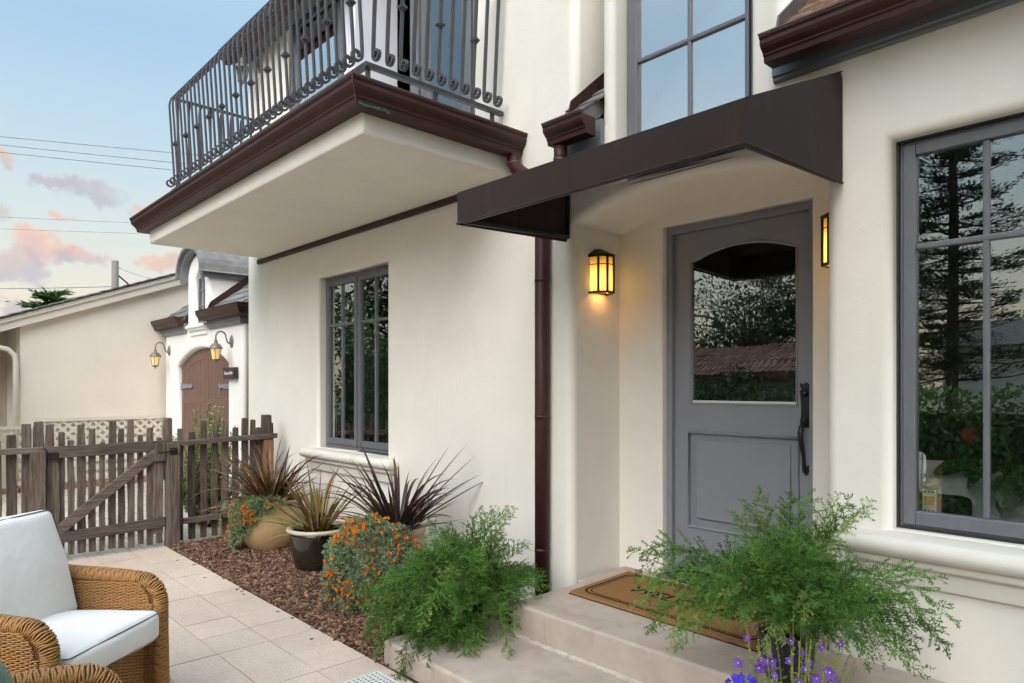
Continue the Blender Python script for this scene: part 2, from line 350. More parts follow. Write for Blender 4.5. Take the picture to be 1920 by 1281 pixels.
# ------------------------------------------------------------------ mesh helpers
class MB:
    def __init__(s): s.v = []; s.f = []; s.a = []
    def add(s, vs, fs, a=None):
        n = len(s.v); s.v.extend(vs); s.f.extend([tuple(i+n for i in f) for f in fs])
        s.a.extend([a if a is not None else random.random()]*len(fs))
    def box(s, x0, x1, y0, y1, z0, z1, M=None, a=None):
        vs = [Vector(p) for p in ((x0,y0,z0),(x1,y0,z0),(x1,y1,z0),(x0,y1,z0),(x0,y0,z1),(x1,y0,z1),(x1,y1,z1),(x0,y1,z1))]
        if M: vs = [M @ v for v in vs]
        s.add(vs, [(0,3,2,1),(4,5,6,7),(0,1,5,4),(1,2,6,5),(2,3,7,6),(3,0,4,7)], a); return s
    def prism(s, poly, fn, a, b):
        """poly: 2D points; fn(p, q, w) -> Vector; extruded w = a..b"""
        n = len(poly)
        vs = [fn(p[0], p[1], a) for p in poly] + [fn(p[0], p[1], b) for p in poly]
        s.add(vs, [tuple(range(n))[::-1], tuple(range(n, 2*n))] + [(i, (i+1) % n, n+(i+1) % n, n+i) for i in range(n)]); return s
    def tube(s, pts, r, n=8, sec=None, cap=True, up=None):
        pts = [Vector(p) for p in pts]; N = len(pts)
        rs = r if isinstance(r, (list, tuple)) else [r]*N
        tan = []
        for i in range(N):
            d = pts[min(i+1, N-1)] - pts[max(i-1, 0)]
            tan.append(d.normalized() if d.length > 1e-9 else Vector((0, 0, 1)))
        u = Vector(up) if up else (Vector((0, 0, 1)) if abs(tan[0].z) < .9 else Vector((1, 0, 0)))
        vs = []
        for i in range(N):
            u = (u - tan[i]*u.dot(tan[i]))
            if u.length < 1e-6: u = tan[i].orthogonal()
            u.normalize(); w = tan[i].cross(u)
            if sec:
                for (a, b) in sec: vs.append(pts[i] + u*a*rs[i] + w*b*rs[i])
            else:
                for k in range(n):
                    q = 2*math.pi*k/n; vs.append(pts[i] + (u*math.cos(q) + w*math.sin(q))*rs[i])
        n = len(sec) if sec else n
        fs = [(i*n+k, i*n+(k+1) % n, (i+1)*n+(k+1) % n, (i+1)*n+k) for i in range(N-1) for k in range(n)]
        if cap: fs += [tuple(range(n))[::-1], tuple(range((N-1)*n, N*n))]
        s.add(vs, fs); return s
    def lathe(s, prof, n=24, c=(0, 0, 0), M=None, sx=1, sy=1):
        vs = []; P = len(prof)
        for (r, z) in prof:
            for k in range(n):
                q = 2*math.pi*k/n; v = Vector((c[0]+r*math.cos(q)*sx, c[1]+r*math.sin(q)*sy, c[2]+z)); vs.append(M @ v if M else v)
        fs = [(i*n+k, i*n+(k+1) % n, (i+1)*n+(k+1) % n, (i+1)*n+k) for i in range(P-1) for k in range(n)]
        if prof[0][0] > 1e-5: fs.append(tuple(range(n))[::-1])
        if prof[-1][0] > 1e-5: fs.append(tuple(range((P-1)*n, P*n)))
        s.add(vs, fs); return s
    def sweep(s, path, prof, closed_prof=True):
        """horizontal path [(x,y)], profile [(out,z)]; out is to the right of travel; mitred, capped"""
        N = len(path); vs = []
        for i in range(N):
            p = Vector(path[i])
            def nrm(a, b): d = (Vector(b)-Vector(a)).normalized(); return Vector((d.y, -d.x))
            if i == 0: m = nrm(path[0], path[1])
            elif i == N-1: m = nrm(path[-2], path[-1])
            else:
                a, b = nrm(path[i-1], path[i]), nrm(path[i], path[i+1]); m = (a+b)/(1+a.dot(b))
            for (o, z) in prof: vs.append(Vector((p.x+m.x*o, p.y+m.y*o, z)))
        n = len(prof)
        fs = [(i*n+k, i*n+(k+1) % n, (i+1)*n+(k+1) % n, (i+1)*n+k) for i in range(N-1) for k in range(n if closed_prof else n-1)]
        if closed_prof: fs += [tuple(range(n))[::-1], tuple(range((N-1)*n, N*n))]
        s.add(vs, fs); return s
    def ring(s, x0, x1, z0, z1, w, y0, y1, wb=None, wt=None):
        wb = wb or w; wt = wt or w
        s.box(x0, x0+w, y0, y1, z0, z1); s.box(x1-w, x1, y0, y1, z0, z1)
        s.box(x0+w, x1-w, y0+.0015, y1-.0015, z0, z0+wb); s.box(x0+w, x1-w, y0+.0015, y1-.0015, z1-wt, z1); return s
    def mesh(s, name, smooth=False, merge=0, recalc=True):
        me = bpy.data.meshes.new(name); me.from_pydata([tuple(v) for v in s.v], [], s.f)
        at = me.attributes.new('rnd', 'FLOAT', 'FACE'); at.data.foreach_set('value', s.a)
        if recalc or merge:
            bm = bmesh.new(); bm.from_mesh(me)
            if merge: bmesh.ops.remove_doubles(bm, verts=bm.verts, dist=merge)
            if recalc: bmesh.ops.recalc_face_normals(bm, faces=bm.faces)
            bm.to_mesh(me); bm.free()
        if smooth: me.polygons.foreach_set('use_smooth', [True]*len(me.polygons))
        me.update(); return me

def obj(name, mb, mat, parent=None, smooth=False, bevel=0, merge=0, wn=False, recalc=True, kind=None, angle=None, seg=2):
    me = mb.mesh(name, smooth or bool(angle), merge, recalc) if isinstance(mb, MB) else mb
    o = bpy.data.objects.new(name, me); COL.objects.link(o)
    if mat and not me.materials: me.materials.append(MATS[mat])
    if parent is not None:
        o.parent = parent
        if parent.type == 'EMPTY': o.matrix_parent_inverse = parent.matrix_basis.inverted()
    if bevel:
        b = o.modifiers.new('bevel', 'BEVEL'); b.width = bevel; b.segments = seg; b.limit_method = 'ANGLE'; b.angle_limit = R(35)
        b.harden_normals = False
    if wn: w = o.modifiers.new('wn', 'WEIGHTED_NORMAL'); w.weight = 80
    if kind: o['kind'] = kind
    return o
def inst(name, me, parent, loc=(0,0,0), rot=(0,0,0), scale=(1,1,1), local=False):
    o = bpy.data.objects.new(name, me); COL.objects.link(o)
    o.location = loc; o.rotation_euler = rot; o.scale = scale if not isinstance(scale, (int, float)) else (scale,)*3
    if parent is not None:
        o.parent = parent
        if parent.type == 'EMPTY' and not local: o.matrix_parent_inverse = parent.matrix_basis.inverted()
    return o
def thing(name, label, cat, loc=(0,0,0), rotz=0, group=None):
    o = bpy.data.objects.new(name, None); COL.objects.link(o); o.empty_display_size = .1
    o.location = loc; o.rotation_euler = (0, 0, rotz); o['label'] = label; o['category'] = cat
    if group: o['group'] = group
    return o
def tag(o, label, cat, group=None):
    o['label'] = label; o['category'] = cat
    if group: o['group'] = group
    return o
def struct(o): o['kind'] = 'structure'; return o
def local(o): o.matrix_parent_inverse = Matrix(); return o
def dup(root, loc, rotz, label, group=None):
    r = root.copy(); COL.objects.link(r); r.location = loc; r.rotation_euler = (0, 0, rotz); r['label'] = label
    if group: r['group'] = group
    def rec(src, dst):
        for ch in list(src.children):
            c = ch.copy(); COL.objects.link(c); c.parent = dst; rec(ch, c)
    rec(root, r); return r

def offset_poly(poly, d):
    n = len(poly); o = []
    for i in range(n):
        p0, p1, p2 = Vector(poly[i-1]), Vector(poly[i]), Vector(poly[(i+1) % n])
        a = (p1-p0).normalized(); b = (p2-p1).normalized()
        na, nb = Vector((a.y, -a.x)), Vector((b.y, -b.x))
        m = (na+nb)/max(.2, 1+na.dot(nb)); o.append((p1.x+m.x*d, p1.y+m.y*d))
    return o
def plate(mb, outline, holes, r, out_depth, fn, n=6, back=False):
    """front sheet with soft rounded edges. outline/holes CCW in (p,q); holes [(poly, depth, r)]; fn(p,q,depth)->Vector"""
    loops = [offset_poly(outline, -r)] + [offset_poly(h, hr) for h, dp, hr in holes]
    flat = [p for l in loops for p in l]
    tris = geometry.tessellate_polygon([[Vector((p[0], p[1], 0)) for p in l] for l in loops])
    mb.add([fn(p[0], p[1], 0) for p in flat], [tuple(tr) for tr in tris])
    def rings(poly, sgn, rr, D):
        rs = []
        for k in range(n+1):
            th = math.pi/2*k/n
            rs.append((offset_poly(poly, sgn*rr*(1-math.sin(th))), rr*(1-math.cos(th))))
        rs.append((list(poly), D)); N = len(poly)
        vs = [fn(p[0], p[1], d) for pl, d in rs for p in pl]
        mb.add(vs, [(i*N+k, i*N+(k+1) % N, (i+1)*N+(k+1) % N, (i+1)*N+k) for i in range(len(rs)-1) for k in range(N)])
    rings(outline, -1, r, out_depth)
    for h, dp, hr in holes: rings(h, 1, hr, dp)
def rect(x0, x1, z0, z1): return [(x0, z0), (x1, z0), (x1, z1), (x0, z1)]
def arch(x0, x1, z0, zs, zc, n=16):
    """rectangle with a segmental arch top: springing zs, crown zc"""
    w = (x1-x0)/2; h = zc-zs; rad = (w*w+h*h)/(2*h); cx = (x0+x1)/2; cz = zc-rad; a = math.asin(min(1, w/rad))
    if h > w: a = math.pi - a
    return [(x0, z0), (x1, z0)] + [(cx+rad*math.sin(a-2*a*k/n), cz+rad*math.cos(a-2*a*k/n)) for k in range(n+1)]
FRONT = lambda y: (lambda p, q, d: Vector((p, y+d, q)))
def rbox(hx, hy, hz, r, n=10, bulge=(0, 0, 0), M=None):
    mb = MB(); H = (hx, hy, hz)
    for ax in range(3):
        for sg in (-1, 1):
            u, v = (ax+1) % 3, (ax+2) % 3; vs = []
            for i in range(n+1):
                for j in range(n+1):
                    p = [0, 0, 0]; p[ax] = sg*H[ax]
                    # denser near the edges
                    p[u] = math.sin(math.pi/2*(2*i/n-1))*H[u]; p[v] = math.sin(math.pi/2*(2*j/n-1))*H[v]
                    inn = [max(-(H[k]-r), min(H[k]-r, p[k])) for k in range(3)]
                    d = Vector(p)-Vector(inn); q = Vector(inn) + (d.normalized()*r if d.length > 1e-9 else Vector())
                    for k in range(3):
                        o1, o2 = (k+1) % 3, (k+2) % 3
                        q[k] += bulge[k]*(1-(p[o1]/H[o1])**2)*(1-(p[o2]/H[o2])**2)*(p[k]/H[k])
                    vs.append(M @ q if M else q)
            mb.add(vs, [(i*(n+1)+j, (i+1)*(n+1)+j, (i+1)*(n+1)+j+1, i*(n+1)+j+1) for i in range(n) for j in range(n)])
    return mb
# ================================================================== SETTING
g = MB(); g.add([Vector(p) for p in ((-500,-500,-.06),(500,-500,-.06),(500,500,-.06),(-500,500,-.06))], [(0,1,2,3)])
struct(obj('ground', g, 'ground'))
pt = struct(obj('patio', MB().box(-6.66, 6, -7, 1.935, -.05, -.006), 'joint_sand'))
far = MB().box(-6.66, -2.05, -7, -.94, -.006, -.002); far.box(-2.05, 6, -7, 1.935, -.006, -.002)
struct(obj('far_paving', far, 'paver_far'))
PITCH = .2865
pm = MB().box(0, PITCH-.004, 0, PITCH-.004, -.012, .0).mesh('paver'); pm.materials.append(MATS['paver'])
for i in range(16):
    for j in range(10):
        x = -6.655 + i*PITCH; y = 1.934 - (j+1)*PITCH
        o = inst('paver', pm, pt, (x+random.uniform(-.0008, .0008), y+random.uniform(-.0008, .0008), random.uniform(-.0008, .0012)), (random.uniform(-.002, .002), random.uniform(-.002, .002), random.uniform(-.001, .001)))
struct(obj('courtyard', MB().box(-13.5, -6.665, -7, 3.4, -.05, -.002), 'court_paving'))

# bark mulch bed: gently humped soil and loose chips
mbd = MB(); NX, NY = 60, 24
def mulch_z(x, y):
    e = min((y-1.94)/.12, 1); return -.012 + .035*max(0, e) + .012*math.sin(x*5.1+y*3)*math.sin(y*6.3) + .008*math.sin(x*13+1)*math.sin(y*11)
vs = []
for i in range(NX+1):
    for j in range(NY+1):
        x = -6.66+(6.66-2.72)*i/NX; y = 1.94+1.17*j/NY; vs.append(Vector((x, y, mulch_z(x, y))))
mbd.add(vs, [(i*(NY+1)+j, (i+1)*(NY+1)+j, (i+1)*(NY+1)+j+1, i*(NY+1)+j+1) for i in range(NX) for j in range(NY)])
struct(obj('mulch_bed', mbd, 'mulch_soil', smooth=True))
ch = MB()
for k in range(17000):
    x = random.uniform(-6.62, -3.0); y = 1.945+1.14*random.random()**1.15
    L = random.uniform(.008, .024)*(1.4 if random.random() < .1 else 1); w = random.uniform(.004, .010); h = random.uniform(.0015, .004)
    if y < 1.97 and random.random() < .35: y += .03
    M = Matrix.Translation((x, y, mulch_z(x, y)+random.uniform(.001, .012))) @ Matrix.Rotation(random.uniform(0, 6.28), 4, 'Z') @ Matrix.Rotation(random.gauss(0, .35), 4, 'Y') @ Matrix.Rotation(random.gauss(0, .35), 4, 'X')
    ch.box(-L, L, -w, w, -h, h, M, a=random.random()**1.6)
for k in range(14):   # a few strays on the paving
    x = random.uniform(-6.2, -3.1); y = 1.93-abs(random.gauss(0, .05)); L = random.uniform(.006, .014)
    ch.box(-L, L, -.004, .004, -.002, .002, Matrix.Translation((x, y, .003)) @ Matrix.Rotation(random.uniform(0, 6.28), 4, 'Z'))
o = obj('bark_chips', ch, 'bark_chip', recalc=False); o['kind'] = 'stuff'; o['label'] = 'reddish brown shredded bark mulch along the white wall'; o['category'] = 'mulch'

# ================================================================== MAIN HOUSE
WY = 3.1
house = thing('house', 'cream stucco two-storey house with balcony and grey front door', 'house', (-2.4, WY, 0))
w = MB()
outline = [(-7.746,-.08),(1.9,-.08),(1.9,3.02),(-1.449,3.02),(-1.449,5.3),(-2.567,5.3),(-2.567,3.02),(-2.762,3.02),(-2.762,5.5),(-7.746,5.5)]
NICHE = arch(-2.79, -1.275, -.04, 2.43, 2.55, 18)
holes = [(rect(-6.05, -4.84, .872, 2.485), .13, .035), (NICHE, .475, .055), (rect(-2.47, -1.63, 2.62, 4.9), .17, .035),
         (rect(-1.005, .75, .852, 2.488), .11, .04), (rect(-6.72, -3.72, 3.16, 5.25), .11, .03)]
plate(w, outline, holes, .06, 4.2, FRONT(WY))
obj('wall', w, 'stucco', house, smooth=True, merge=.0004, wn=True)
w = MB(); plate(w, rect(-2.86, -1.2, -.04, 2.75), [(rect(-2.462, -1.535, .0, 2.434), .11, .016)], .01, .03, FRONT(WY+.47))
obj('niche_wall', w, 'stucco', house, smooth=True, merge=.0004, wn=True)

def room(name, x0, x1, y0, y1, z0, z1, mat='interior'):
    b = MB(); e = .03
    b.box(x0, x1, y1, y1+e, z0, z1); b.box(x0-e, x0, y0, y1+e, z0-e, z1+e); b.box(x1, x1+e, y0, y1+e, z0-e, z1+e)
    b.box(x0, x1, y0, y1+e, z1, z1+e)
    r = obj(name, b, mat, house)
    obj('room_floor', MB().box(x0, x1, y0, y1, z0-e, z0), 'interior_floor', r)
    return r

# ---- windows: frame (part) with sashes, muntins and panes as sub-parts
def window(name, x0, x1, z0, z1, y, fw, sashes, mat='grey_paint', gl='glass', shadow=True):
    """sashes: [(xa, xb, [muntin x], [muntin z], stile)]"""
    f = MB().ring(x0, x1, z0, z1, fw, y, y+.07)
    fr = obj(name, f, mat, house, bevel=.003)
    for (xa, xb, mx, mz, st) in sashes:
        za, zb = z0+fw+.002, z1-fw-.002
        obj('sash', MB().ring(xa, xb, za, zb, st, y-.012, y+.045, wb=st*1.25), mat, fr, bevel=.004)
        gx0, gx1, gz0, gz1 = xa+st, xb-st, za+st*1.25, zb-st
        for m in mx:
            obj('muntin', MB().box(m-.011, m+.011, y-.002, y+.035, gz0, gz1), mat, fr, bevel=.005)
        xs = [gx0]+mx+[gx1]; zs = [gz0]+mz+[gz1]
        for q in mz:
            obj('muntin', MB().box(gx0, gx1, y-.004, y+.036, q-.012, q+.012), mat, fr, bevel=.005)
        for i in range(len(xs)-1):
            for j in range(len(zs)-1):
                obj('pane', MB().box(xs[i], xs[i+1], y+.012, y+.016, zs[j], zs[j+1]), gl, fr)
    return fr
window('casement_window', -6.045, -4.845, .876, 2.48, WY+.085, .03,
       [(-6.014, -5.452, [-5.735], [2.03], .045), (-5.438, -4.876, [-5.155], [2.03], .045)], gl='glass_wavy')
obj('meeting_gap', MB().box(-5.4505, -5.4395, WY+.077, WY+.12, .90, 2.455), 'frame_dark', house)
window('picture_window', -.995, .74, .858, 2.478, WY+.085, .012,
       [(-.98, .725, [-.688, -.36, -.03, .32], [2.035], .046)], gl='glass')
# dark gasket gap around the picture window
gk = MB(); gk.ring(-1.0045, .7495, .853, 2.487, .0095, WY+.07, WY+.15)
obj('gasket', gk, 'frame_dark', house)
window('tall_window', -2.462, -1.638, 2.625, 4.89, WY+.12, .05, [(-2.405, -1.695, [-2.045], [3.327, 4.05], .022)], gl='glass_clear')
obj('roller_shade', MB().box(-2.46, -1.64, WY+.215, WY+.22, 2.6, 4.9), 'shade_white', house)

# french doors on the balcony
fd = obj('french_door', MB().ring(-6.712, -3.728, 3.165, 5.24, .05, WY+.04, WY+.11), 'grey_paint', house, bevel=.003)
for i, (xa, xb, gl_, yo) in enumerate([(-6.655, -5.62, 'glass_clear', 0), (-5.60, -4.90, 'pan', 0), (-4.55, -3.79, 'glass', 0)]):
    obj('door_leaf', MB().ring(xa, xb, 3.225, 5.185, .1 if i != 1 else .07, WY+.03, WY+.08, wb=.2), 'grey_paint' if i != 1 else 'white_panel', fd, bevel=.004)
    st = .1 if i != 1 else .07
    if gl_ == 'pan': obj('panel', MB().box(xa+st, xb-st, WY+.05, WY+.065, 3.42, 5.1), 'white_panel', fd)
    else: obj('pane', MB().box(xa+st, xb-st, WY+.05, WY+.056, 3.42, 5.1), gl_, fd)
obj('door_leaf', MB().box(-4.86, -4.80, WY-.32, WY+.08, 3.225, 5.185), 'white_panel', fd, bevel=.004)
obj('curtain', MB().box(-6.6, -5.66, WY+.14, WY+.15, 3.3, 5.2), 'shade_white', fd)

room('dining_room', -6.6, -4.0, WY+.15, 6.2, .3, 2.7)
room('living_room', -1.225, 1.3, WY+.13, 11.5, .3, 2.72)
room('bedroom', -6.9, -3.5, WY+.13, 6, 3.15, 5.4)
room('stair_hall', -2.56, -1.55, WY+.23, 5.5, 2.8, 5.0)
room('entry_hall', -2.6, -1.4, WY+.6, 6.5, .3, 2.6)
obj('picture_frame', MB().ring(-2.45, -1.9, 1.7, 2.35, .05, 6.4, 6.46), 'black_iron', house)

# ---- moulded sills
def sill(x0, x1, zt, name='window_sill'):
    pr = [(-.06, zt), (.045, zt-.008)]
    for k in range(9):
        a = R(80 - k*22); pr.append((.062+.044*math.cos(a), zt-.052+.044*math.sin(a)))
    pr += [(.058, zt-.100), (.060, zt-.118), (.054, zt-.128), (.040, zt-.134), (.030, zt-.142), (.030, zt-.205), (.02, zt-.212), (-.06, zt-.212)]
    m = MB().sweep([(x0, WY+.05), (x0, WY), (x1, WY), (x1, WY+.05)], pr)
    obj(name, m, 'stucco_trim', house, angle=True, bevel=.004)
sill(-6.13, -4.76, .868); sill(-1.075, .85, .850)

# ---- front door
dr = obj('entry_door', MB().ring(-2.462, -1.53, .285, 2.434, .04, WY+.52, WY+.64, wb=.02), 'door_paint', house, bevel=.003)
w = MB()
GA = arch(-2.305, -1.655, 1.352, 2.205, 2.275, 14); PA = rect(-2.322, -1.640, .600, 1.168)
plate(w, rect(-2.421, -1.510, .335, 2.392), [(GA, .022, .008), (PA, .022, .007)], .003, .045, FRONT(WY+.55), n=3)
obj('door_leaf', w, 'door_paint', dr, smooth=True, merge=.0002, wn=True)
# glazing bead round the arched light
def loop_tube(poly, fn, r, n=6):
    m = MB(); pts = [fn(*p) for p in poly]; pts.append(pts[0]); m.tube(pts, r, n, cap=False); return m
obj('glazing_bead', loop_tube(offset_poly(GA, .006), lambda x, z: (x, WY+.5495, z), .007), 'door_paint', dr, smooth=True)
w = MB(); N = len(GA); w.add([Vector((p[0], WY+.566, p[1])) for p in GA]+[Vector((p[0], WY+.571, p[1])) for p in GA], [tuple(range(N)), tuple(range(N, 2*N))[::-1]]+[(i, (i+1) % N, N+(i+1) % N, N+i) for i in range(N)])
obj('pane', w, 'door_glass', dr)
for x in (-2.085, -2.07, -1.868, -1.853): obj('bead_strip', MB().box(x-.0012, x+.0012, WY+.575, WY+.577, 1.355, 2.25), 'grey_paint', dr)
obj('glass_edge', MB().box(-2.30, -1.66, WY+.561, WY+.565, 1.353, 1.366), 'white_ceramic', dr)
obj('recess_field', MB().box(-2.33, -1.63, WY+.5715, WY+.580, .59, 1.18), 'door_paint', dr)
w = MB(); plate(w, rect(-2.270, -1.690, .652, 1.128), [], .005, .021, FRONT(WY+.5505), n=3)
obj('raised_panel', w, 'door_paint', dr, smooth=True, merge=.0002, wn=True)
obj('panel_moulding', loop_tube(offset_poly(PA, .004), lambda x, z: (x, WY+.549, z), .009), 'door_paint', dr, smooth=True)
obj('door_sweep', MB().box(-2.42, -1.54, WY+.545, WY+.59, .305, .337), 'frame_dark', dr, bevel=.004)
th = MB(); th.prism([(WY+.40, .2862), (WY+.64, .2862), (WY+.64, .322), (WY+.55, .322), (WY+.53, .306), (WY+.42, .298), (WY+.40, .292)], lambda a, b, c: Vector((c, a, b)), -2.455, -1.54)
obj('threshold', th, 'frame_dark', dr, bevel=.002)
# ornate handle set
hx = -1.597; hy = WY+.55
hs = MB(); half = [(.012, .985+.245), (.030, 1.232), (.032, 1.262), (.026, 1.30), (.026, 1.36), (.031, 1.40), (.033, 1.425), (.024, 1.438), (.034, 1.452), (.030, 1.470), (.014, 1.462), (0, 1.474)]
poly = [(hx+a, b) for a, b in half] + [(hx-a, b) for a, b in half[-2::-1]]
hs.prism(poly, lambda a, b, c: Vector((a, c, b)), hy-.010, hy)
hs.lathe([(0, .028), (.012, .024), (.017, .01), (.019, 0)], 14, M=Matrix.Translation((hx, hy-.010, 1.413)) @ Matrix.Rotation(R(90), 4, 'X') )
hs.box(hx-.003, hx+.003, hy-.040, hy-.012, 1.398, 1.428)
hs.box(hx-.016, hx+.016, hy-.045, hy-.008, 1.272, 1.280)
gp = [(0, -.004, 1.238), (0, -.035, 1.248), (0, -.062, 1.236), (0, -.074, 1.205), (0, -.069, 1.165), (0, -.052, 1.12), (0, -.038, 1.075), (0, -.033, 1.04), (0, -.026, 1.012), (0, -.012, 1.0), (0, .002, 1.0)]
hs.tube([(hx+a, hy+b, c) for a, b, c in gp], [.010, .012, .0145, .016, .0145, .012, .0105, .010, .012, .011, .010], 10)
hs.prism([(hx-.020, 1.03), (hx-.012, 1.012), (hx-.022, .998), (hx-.010, .985), (hx, .972), (hx+.010, .985), (hx+.022, .998), (hx+.012, 1.012), (hx+.020, 1.03), (hx, 1.022)], lambda a, b, c: Vector((a, c, b)), hy-.012, hy)
obj('handle', hs, 'black_iron', dr, angle=True, bevel=.0025)

# ---- balcony: slab, deck, gutter, railing
bal = obj('balcony', rbox(1.995, .585, .12, .03, 12, M=Matrix.Translation((-5.30, 2.540, 2.955))), 'stucco', house, smooth=True, merge=.0002, wn=True)
obj('deck', MB().box(-7.29, -3.305, 1.965, WY, 3.06, 3.108), 'stucco_trim', bal, bevel=.004)
n = 13
for k in range(n):
    x0 = -7.30+(4.0)*k/n; obj('edge_tile', MB().box(x0+.002, x0+4.0/n-.002, 1.95, 2.12, 3.078, 3.124+random.uniform(-.003, .003)), 'tile_edge', bal, bevel=.004)
for k in range(4):
    y0 = 2.123+.975*k/4; obj('edge_tile', MB().box(-3.44, -3.278, y0+.002, y0+.975/4-.002, 3.078, 3.123+random.uniform(-.003, .003)), 'tile_edge', bal, bevel=.004)
def kgutter(zt, s=1.0, h=1.0):
    return [(o_*s, zt+d_*h) for o_, d_ in ((0, -.004), (.118, -.004), (.118, .004), (.136, .004), (.136, -.010), (.127, -.020), (.127, -.042), (.119, -.060), (.104, -.076), (.096, -.082), (.096, -.094), (.088, -.098), (.084, -.130), (0, -.130))]
obj('gutter', MB().sweep([(-7.29, WY-.002), (-7.29, 1.955), (-3.305, 1.955), (-3.305, WY-.002)], kgutter(3.085)), 'bronze', bal, bevel=.003)
obj('drip_edge', MB().sweep([(-7.29, WY-.004), (-7.29, 1.955), (-3.305, 1.955), (-3.305, WY-.004)], [(.116, 3.086), (.1385, 3.086), (.1385, 3.093), (.116, 3.093)]), 'bronze_edge', bal)
pa = MB()
for k in range(9):
    x = -3.305+.088; y = 1.955-.07+k*.022
    pa.box(x-.012, x+.003, y, y+.018, 2.953+random.uniform(0, .008), 2.963+random.uniform(0, .012))
o = obj('solder_patina', pa, 'patina', bal); o['kind'] = 'stuff'
obj('corner_solder', MB().tube([(-3.305+.1395, 1.955-.1395, 3.09), (-3.305+.131, 1.955-.131, 3.045), (-3.305+.098, 1.955-.098, 3.0), (-3.305+.087, 1.955-.087, 2.955)], .0035, 6), 'bronze_edge', bal)
obj('dark_trim_strip', MB().box(-7.40, -3.54, WY-.035, WY+.01, 2.792, 2.846), 'bronze', house, bevel=.012)  # dark brown trim on the wall under the balcony soffit

RZ = 3.30        # top of bottom rail
def outv(p, o): return p
rail_path = [(-6.84, WY-.005), (-6.84, 2.06), (-3.42, 2.06), (-3.42, WY-.005)]
obj('bottom_rail', MB().sweep(rail_path, [(-.016, RZ-.026), (.024, RZ-.026), (.024, RZ), (-.016, RZ)]), 'iron', bal, bevel=.003)
obj('handrail', MB().sweep(rail_path, [(-.03, RZ+.845), (.035, RZ+.845), (.035, RZ+.853), (-.03, RZ+.853)]), 'iron', bal, bevel=.002)
# baluster: scrolled foot, outward lean, rolled top
bp = []
cx, cz, r0 = .053, .043, .037
for k in range(15):      # scroll from the inside out
    a = R(205 - k*27); rr = .016+(r0-.016)*k/14
    bp.append((cx+rr*math.cos(a)*1.0, cz+rr*math.sin(a)))
bp = [p for p in bp]
# last point is at angle 205-378=-173 -> left side of the scroll; carry on up the bar
top = [(.016, .085), (.022, .20), (.034, .38), (.045, .56), (.055, .70), (.058, .755), (.054, .795), (.042, .824), (.022, .838), (.0, .842)]
path = bp + top
sec = [(-1, -1), (1, -1), (1, 1), (-1, 1)]
bm_ = MB().tube([(p[0], 0, p[1]) for p in path], .0085, sec=[(-.75, -1.25), (.75, -1.25), (.75, 1.25), (-.75, 1.25)], up=(0, 1, 0) if False else None)
bar = bm_.mesh('baluster'); bar.materials.append(MATS['iron'])
kc = MB()
for (r_, a_, b_) in ((.0125, -.021, -.013), (.018, -.012, -.006), (.0225, -.005, .005), (.018, .006, .012), (.0125, .013, .021)): kc.box(-r_, r_, -r_, r_, a_, b_)
knuck = kc.mesh('collar'); knuck.materials.append(MATS['iron'])
def bars(pts, rz, start):
    for k, (x, y) in enumerate(pts):
        inst('baluster', bar, bal, (x, y, RZ), (0, 0, rz))
        if (k+start) % 3 == 0:
            d = Vector((math.cos(rz), math.sin(rz)))*.0345; inst('collar', knuck, bal, (x+d.x, y+d.y, RZ+.385), (0, 0, rz))
nb = 36
bars([(-3.45-(3.36)*k/(nb-1), 2.06) for k in range(nb)], R(-90), 2)
bars([(-3.42, 2.09+.093*k) for k in range(11)], 0, 1)
bars([(-6.84, 2.10+.1*k) for k in range(10)], R(180), 1)
for (x, y) in [(-3.43, 2.07), (-3.43, 2.55), (-3.43, 3.02), (-4.4, 2.06), (-5.4, 2.06), (-6.3, 2.06), (-6.83, 2.07)]:
    obj('foot_post', MB().box(x-.011, x+.011, y-.011, y+.011, 3.108, RZ-.026), 'iron', bal)

# ---- lower eaves, fascias, gutters, roofs
def shingles(parent, x0, x1, ye, ze, pitch, rows, w=.19, h=.16):
    sm = MB().box(-w/2+.003, w/2-.003, 0, h*1.5, 0, .012).mesh('shingle'); sm.materials.append(MATS['slate'])
    for j in range(rows):
        x = x0 - (w/2 if j % 2 else 0) + w/2
        while x < x1+w/4:
            inst('shingle', sm, parent, (min(max(x, x0+w*.3), x1-w*.3) + random.uniform(-.004, .004), ye+j*h*math.cos(pitch), ze+j*h*math.sin(pitch)+.004+random.uniform(0, .006)), (pitch-.06, random.uniform(-.02, .02), random.uniform(-.015, .015)))
            x += w
PITCHR = R(38)
def eave_roof(x0, x1, rows):
    e = MB(); e.prism([(2.93, 2.985), (2.93, 3.000), (2.93+3*math.cos(PITCHR), 3.0+3*math.sin(PITCHR)), (2.93+3*math.cos(PITCHR), 2.97+3*math.sin(PITCHR)), (3.05, 2.985)], lambda a, b, c: Vector((c, a, b)), x0, x1)
    rf = obj('roof', e, 'slate', house); shingles(rf, x0, x1, 2.925, 2.997, PITCHR, rows)
    return rf
rf = eave_roof(-1.445, 1.9, 5); rl = eave_roof(-2.758, -2.572, 4)
obj('fascia', MB().sweep([(-1.505, WY-.003), (1.9, WY-.003)], [(0, 2.872), (.016, 2.872), (.020, 2.880), (.020, 2.892), (.030, 2.897), (.030, 3.0), (0, 3.0)]), 'fascia_grey', house, bevel=.002)
obj('fascia', MB().sweep([(-2.80, WY-.003), (-2.53, WY-.003)], [(0, 2.80), (.03, 2.80), (.03, 3.0), (0, 3.0)]), 'fascia_grey', house, bevel=.002)
obj('gutter', MB().sweep([(-1.468, WY-.1), (1.9, WY-.1)], kgutter(3.003, 1.0, .80)), 'bronze', house, bevel=.003)
obj('gutter', MB().sweep([(-2.815, WY-.1), (-2.515, WY-.1)], kgutter(2.985, 1.0, .85)), 'bronze', house, bevel=.003)
